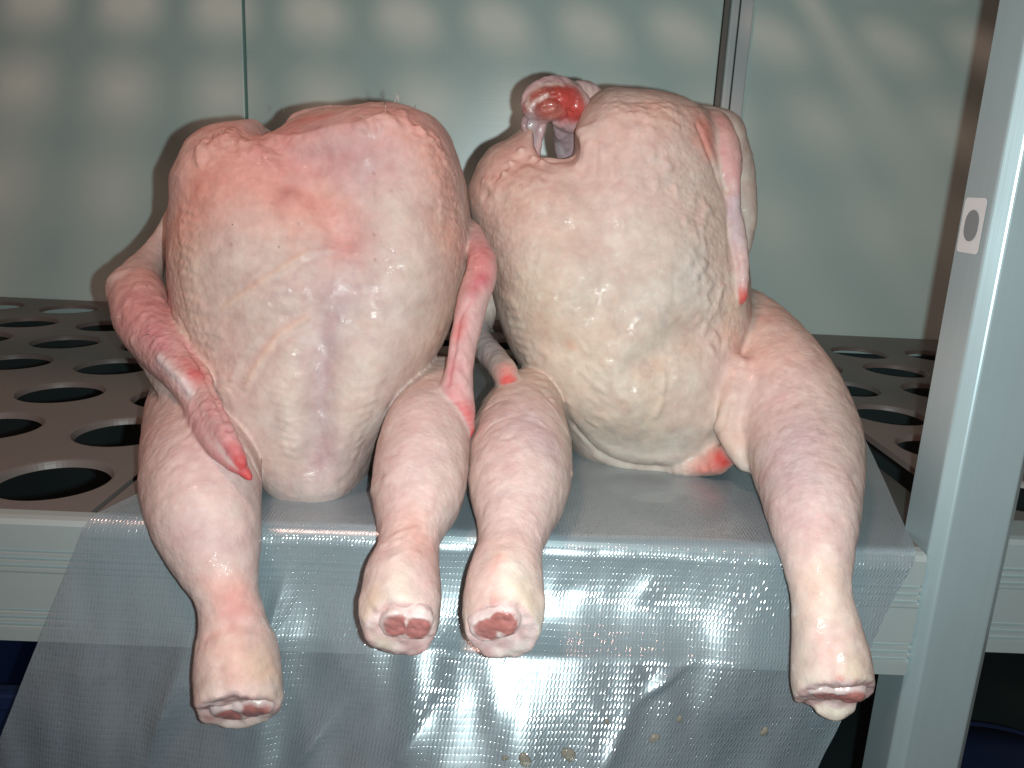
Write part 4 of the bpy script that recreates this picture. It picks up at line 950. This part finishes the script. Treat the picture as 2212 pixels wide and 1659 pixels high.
# water drops on the film
M2 = Mat('water_drop'); M2.p(Roughness=0.05, Transmission_Weight=0.75, IOR=1.33); M2.b.inputs['Base Color'].default_value = (0.80, 0.74, 0.62, 1)
def film_point(px, py):
    v = Vf-CAM; t = v@FW; q = np.hypot(CX+FPX*(v@RT)/t-px, CY-FPX*(v@UP)/t-py); return Vf[np.argmin(q)]
drops = [(1136, 1641, 15, 'largest amber water drop at the bottom of the film'), (1230, 1630, 16, 'amber water drop just right of the largest drop on the film'),
         (1094, 1632, 7, 'tiny water drop just left of the largest drop on the film'), (1414, 1590, 11, 'water drop on the film midway between the bottom drops and the right leg'),
         (1650, 1578, 9, 'water drop on the film nearest the lower right leg'), (1470, 1548, 7, 'small water drop highest up on the hanging film'), (1312, 1556, 6, 'small bright water drop on the film above the amber drops')]
for i, (px, py, r, lab) in enumerate(drops):
    c = film_point(px, py); mm = r*at(px, py, c[1])[1]
    V, Fc = [], []; nu, nv = 18, 8; rg = np.random.default_rng(i)
    ph = rg.uniform(0, 6, 3)
    for a in range(nv+1):
        th = math.pi/2*a/nv
        for b in range(nu):
            q = 2*math.pi*b/nu; k = 1+0.16*math.sin(2*q+ph[0])+0.09*math.sin(3*q+ph[1])
            V.append((math.cos(q)*math.cos(th)*mm*k, -math.sin(th)*mm*0.55, math.sin(q)*math.cos(th)*mm*k*1.15-0.15*mm*math.cos(th)))
    for a in range(nv):
        for b in range(nu): Fc.append((a*nu+b, a*nu+(b+1) % nu, (a+1)*nu+(b+1) % nu, (a+1)*nu+b))
    Fc.append(tuple(range(nu))[::-1])
    o = mesh_obj('water_drop', V, Fc, M2.m, None, True); o.location = tuple(c+np.array([0, -0.0006, 0])); tag(o, lab, 'water drop', 'water drops on the film')

# ------------------------------------------------------------------ things below the shelf
def crate(name, x0, x1, y0, y1, z0, z1, label, cat):
    e = empty(name, ((x0+x1)/2, (y0+y1)/2, z0))
    V, Fc = [], []
    box(V, Fc, x0, x1, y0, y0+0.006, z0, z1); box(V, Fc, x0, x1, y1-0.006, y1, z0, z1)
    box(V, Fc, x0, x0+0.006, y0+0.006, y1-0.006, z0, z1); box(V, Fc, x1-0.006, x1, y0+0.006, y1-0.006, z0, z1); box(V, Fc, x0+0.006, x1-0.006, y0+0.006, y1-0.006, z0, z0+0.006)
    o = mesh_obj('crate_body', V, Fc, m_blue); keep_parent(o, e); bevel(o, 0.002)
    V, Fc = [], []
    box(V, Fc, x0-0.012, x1+0.012, y0-0.012, y0+0.002, z1-0.012, z1+0.004); box(V, Fc, x0-0.012, x1+0.012, y1-0.002, y1+0.012, z1-0.012, z1+0.004)
    box(V, Fc, x0-0.012, x0+0.002, y0+0.002, y1-0.002, z1-0.012, z1+0.004); box(V, Fc, x1-0.002, x1+0.012, y0+0.002, y1-0.002, z1-0.012, z1+0.004)
    o = mesh_obj('crate_rim', V, Fc, m_blue); keep_parent(o, e); bevel(o, 0.003)
    tag(e, label, cat)
crate('storage_crate', -0.95, -0.33, 0.05, 0.34, -0.55, -0.165, 'dark blue plastic crate in the shadow under the shelf at lower left', 'crate')
# round blue tub at lower right
def tub(cx, cy, z0, z1, r):
    e = empty('storage_tub', (cx, cy, z0)); N = 48
    prof = [(r*0.82, z0), (r*0.98, z1-0.02), (r*0.98, z1-0.02), (r*1.06, z1-0.018), (r*1.06, z1), (r*0.99, z1+0.003), (r*0.94, z1), (r*0.92, z1-0.02), (r*0.78, z0+0.01)]
    V = [(cx+a*math.cos(2*math.pi*k/N), cy+a*math.sin(2*math.pi*k/N), z) for a, z in prof for k in range(N)]
    Fc = [(i*N+k, i*N+(k+1) % N, (i+1)*N+(k+1) % N, (i+1)*N+k) for i in range(len(prof)-1) for k in range(N)]
    Fc += [tuple(range((len(prof)-1)*N, len(prof)*N)), tuple(range(N))[::-1]]
    o = mesh_obj('tub_body', V, Fc, m_blue, None, True); keep_parent(o, e)
    n0 = 12; V = [(cx+a*math.cos(2*math.pi*k/N), cy+a*math.sin(2*math.pi*k/N), z) for a, z in ((r*0.93, z1-0.002), (r*0.90, z1+0.006), (r*0.6, z1+0.010), (r*0.2, z1+0.011)) for k in range(N)]
    Fc = [(i*N+k, i*N+(k+1) % N, (i+1)*N+(k+1) % N, (i+1)*N+k) for i in range(3) for k in range(N)]+[tuple(range(3*N, 4*N))]
    o = mesh_obj('lid', V, Fc, m_blue, None, True); keep_parent(o, e)
    tag(e, 'round blue plastic tub behind the post at lower right', 'tub')
tub(0.565, 0.20, -0.58, -0.365, 0.13)
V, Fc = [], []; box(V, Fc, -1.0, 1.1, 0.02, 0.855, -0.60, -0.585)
o = mesh_obj('lower_shelf', V, Fc, m_dark); keep_parent(o, rack)  # lower shelf darkened too, its shade is in the colour
print('script', round(time.time()-T0, 1))
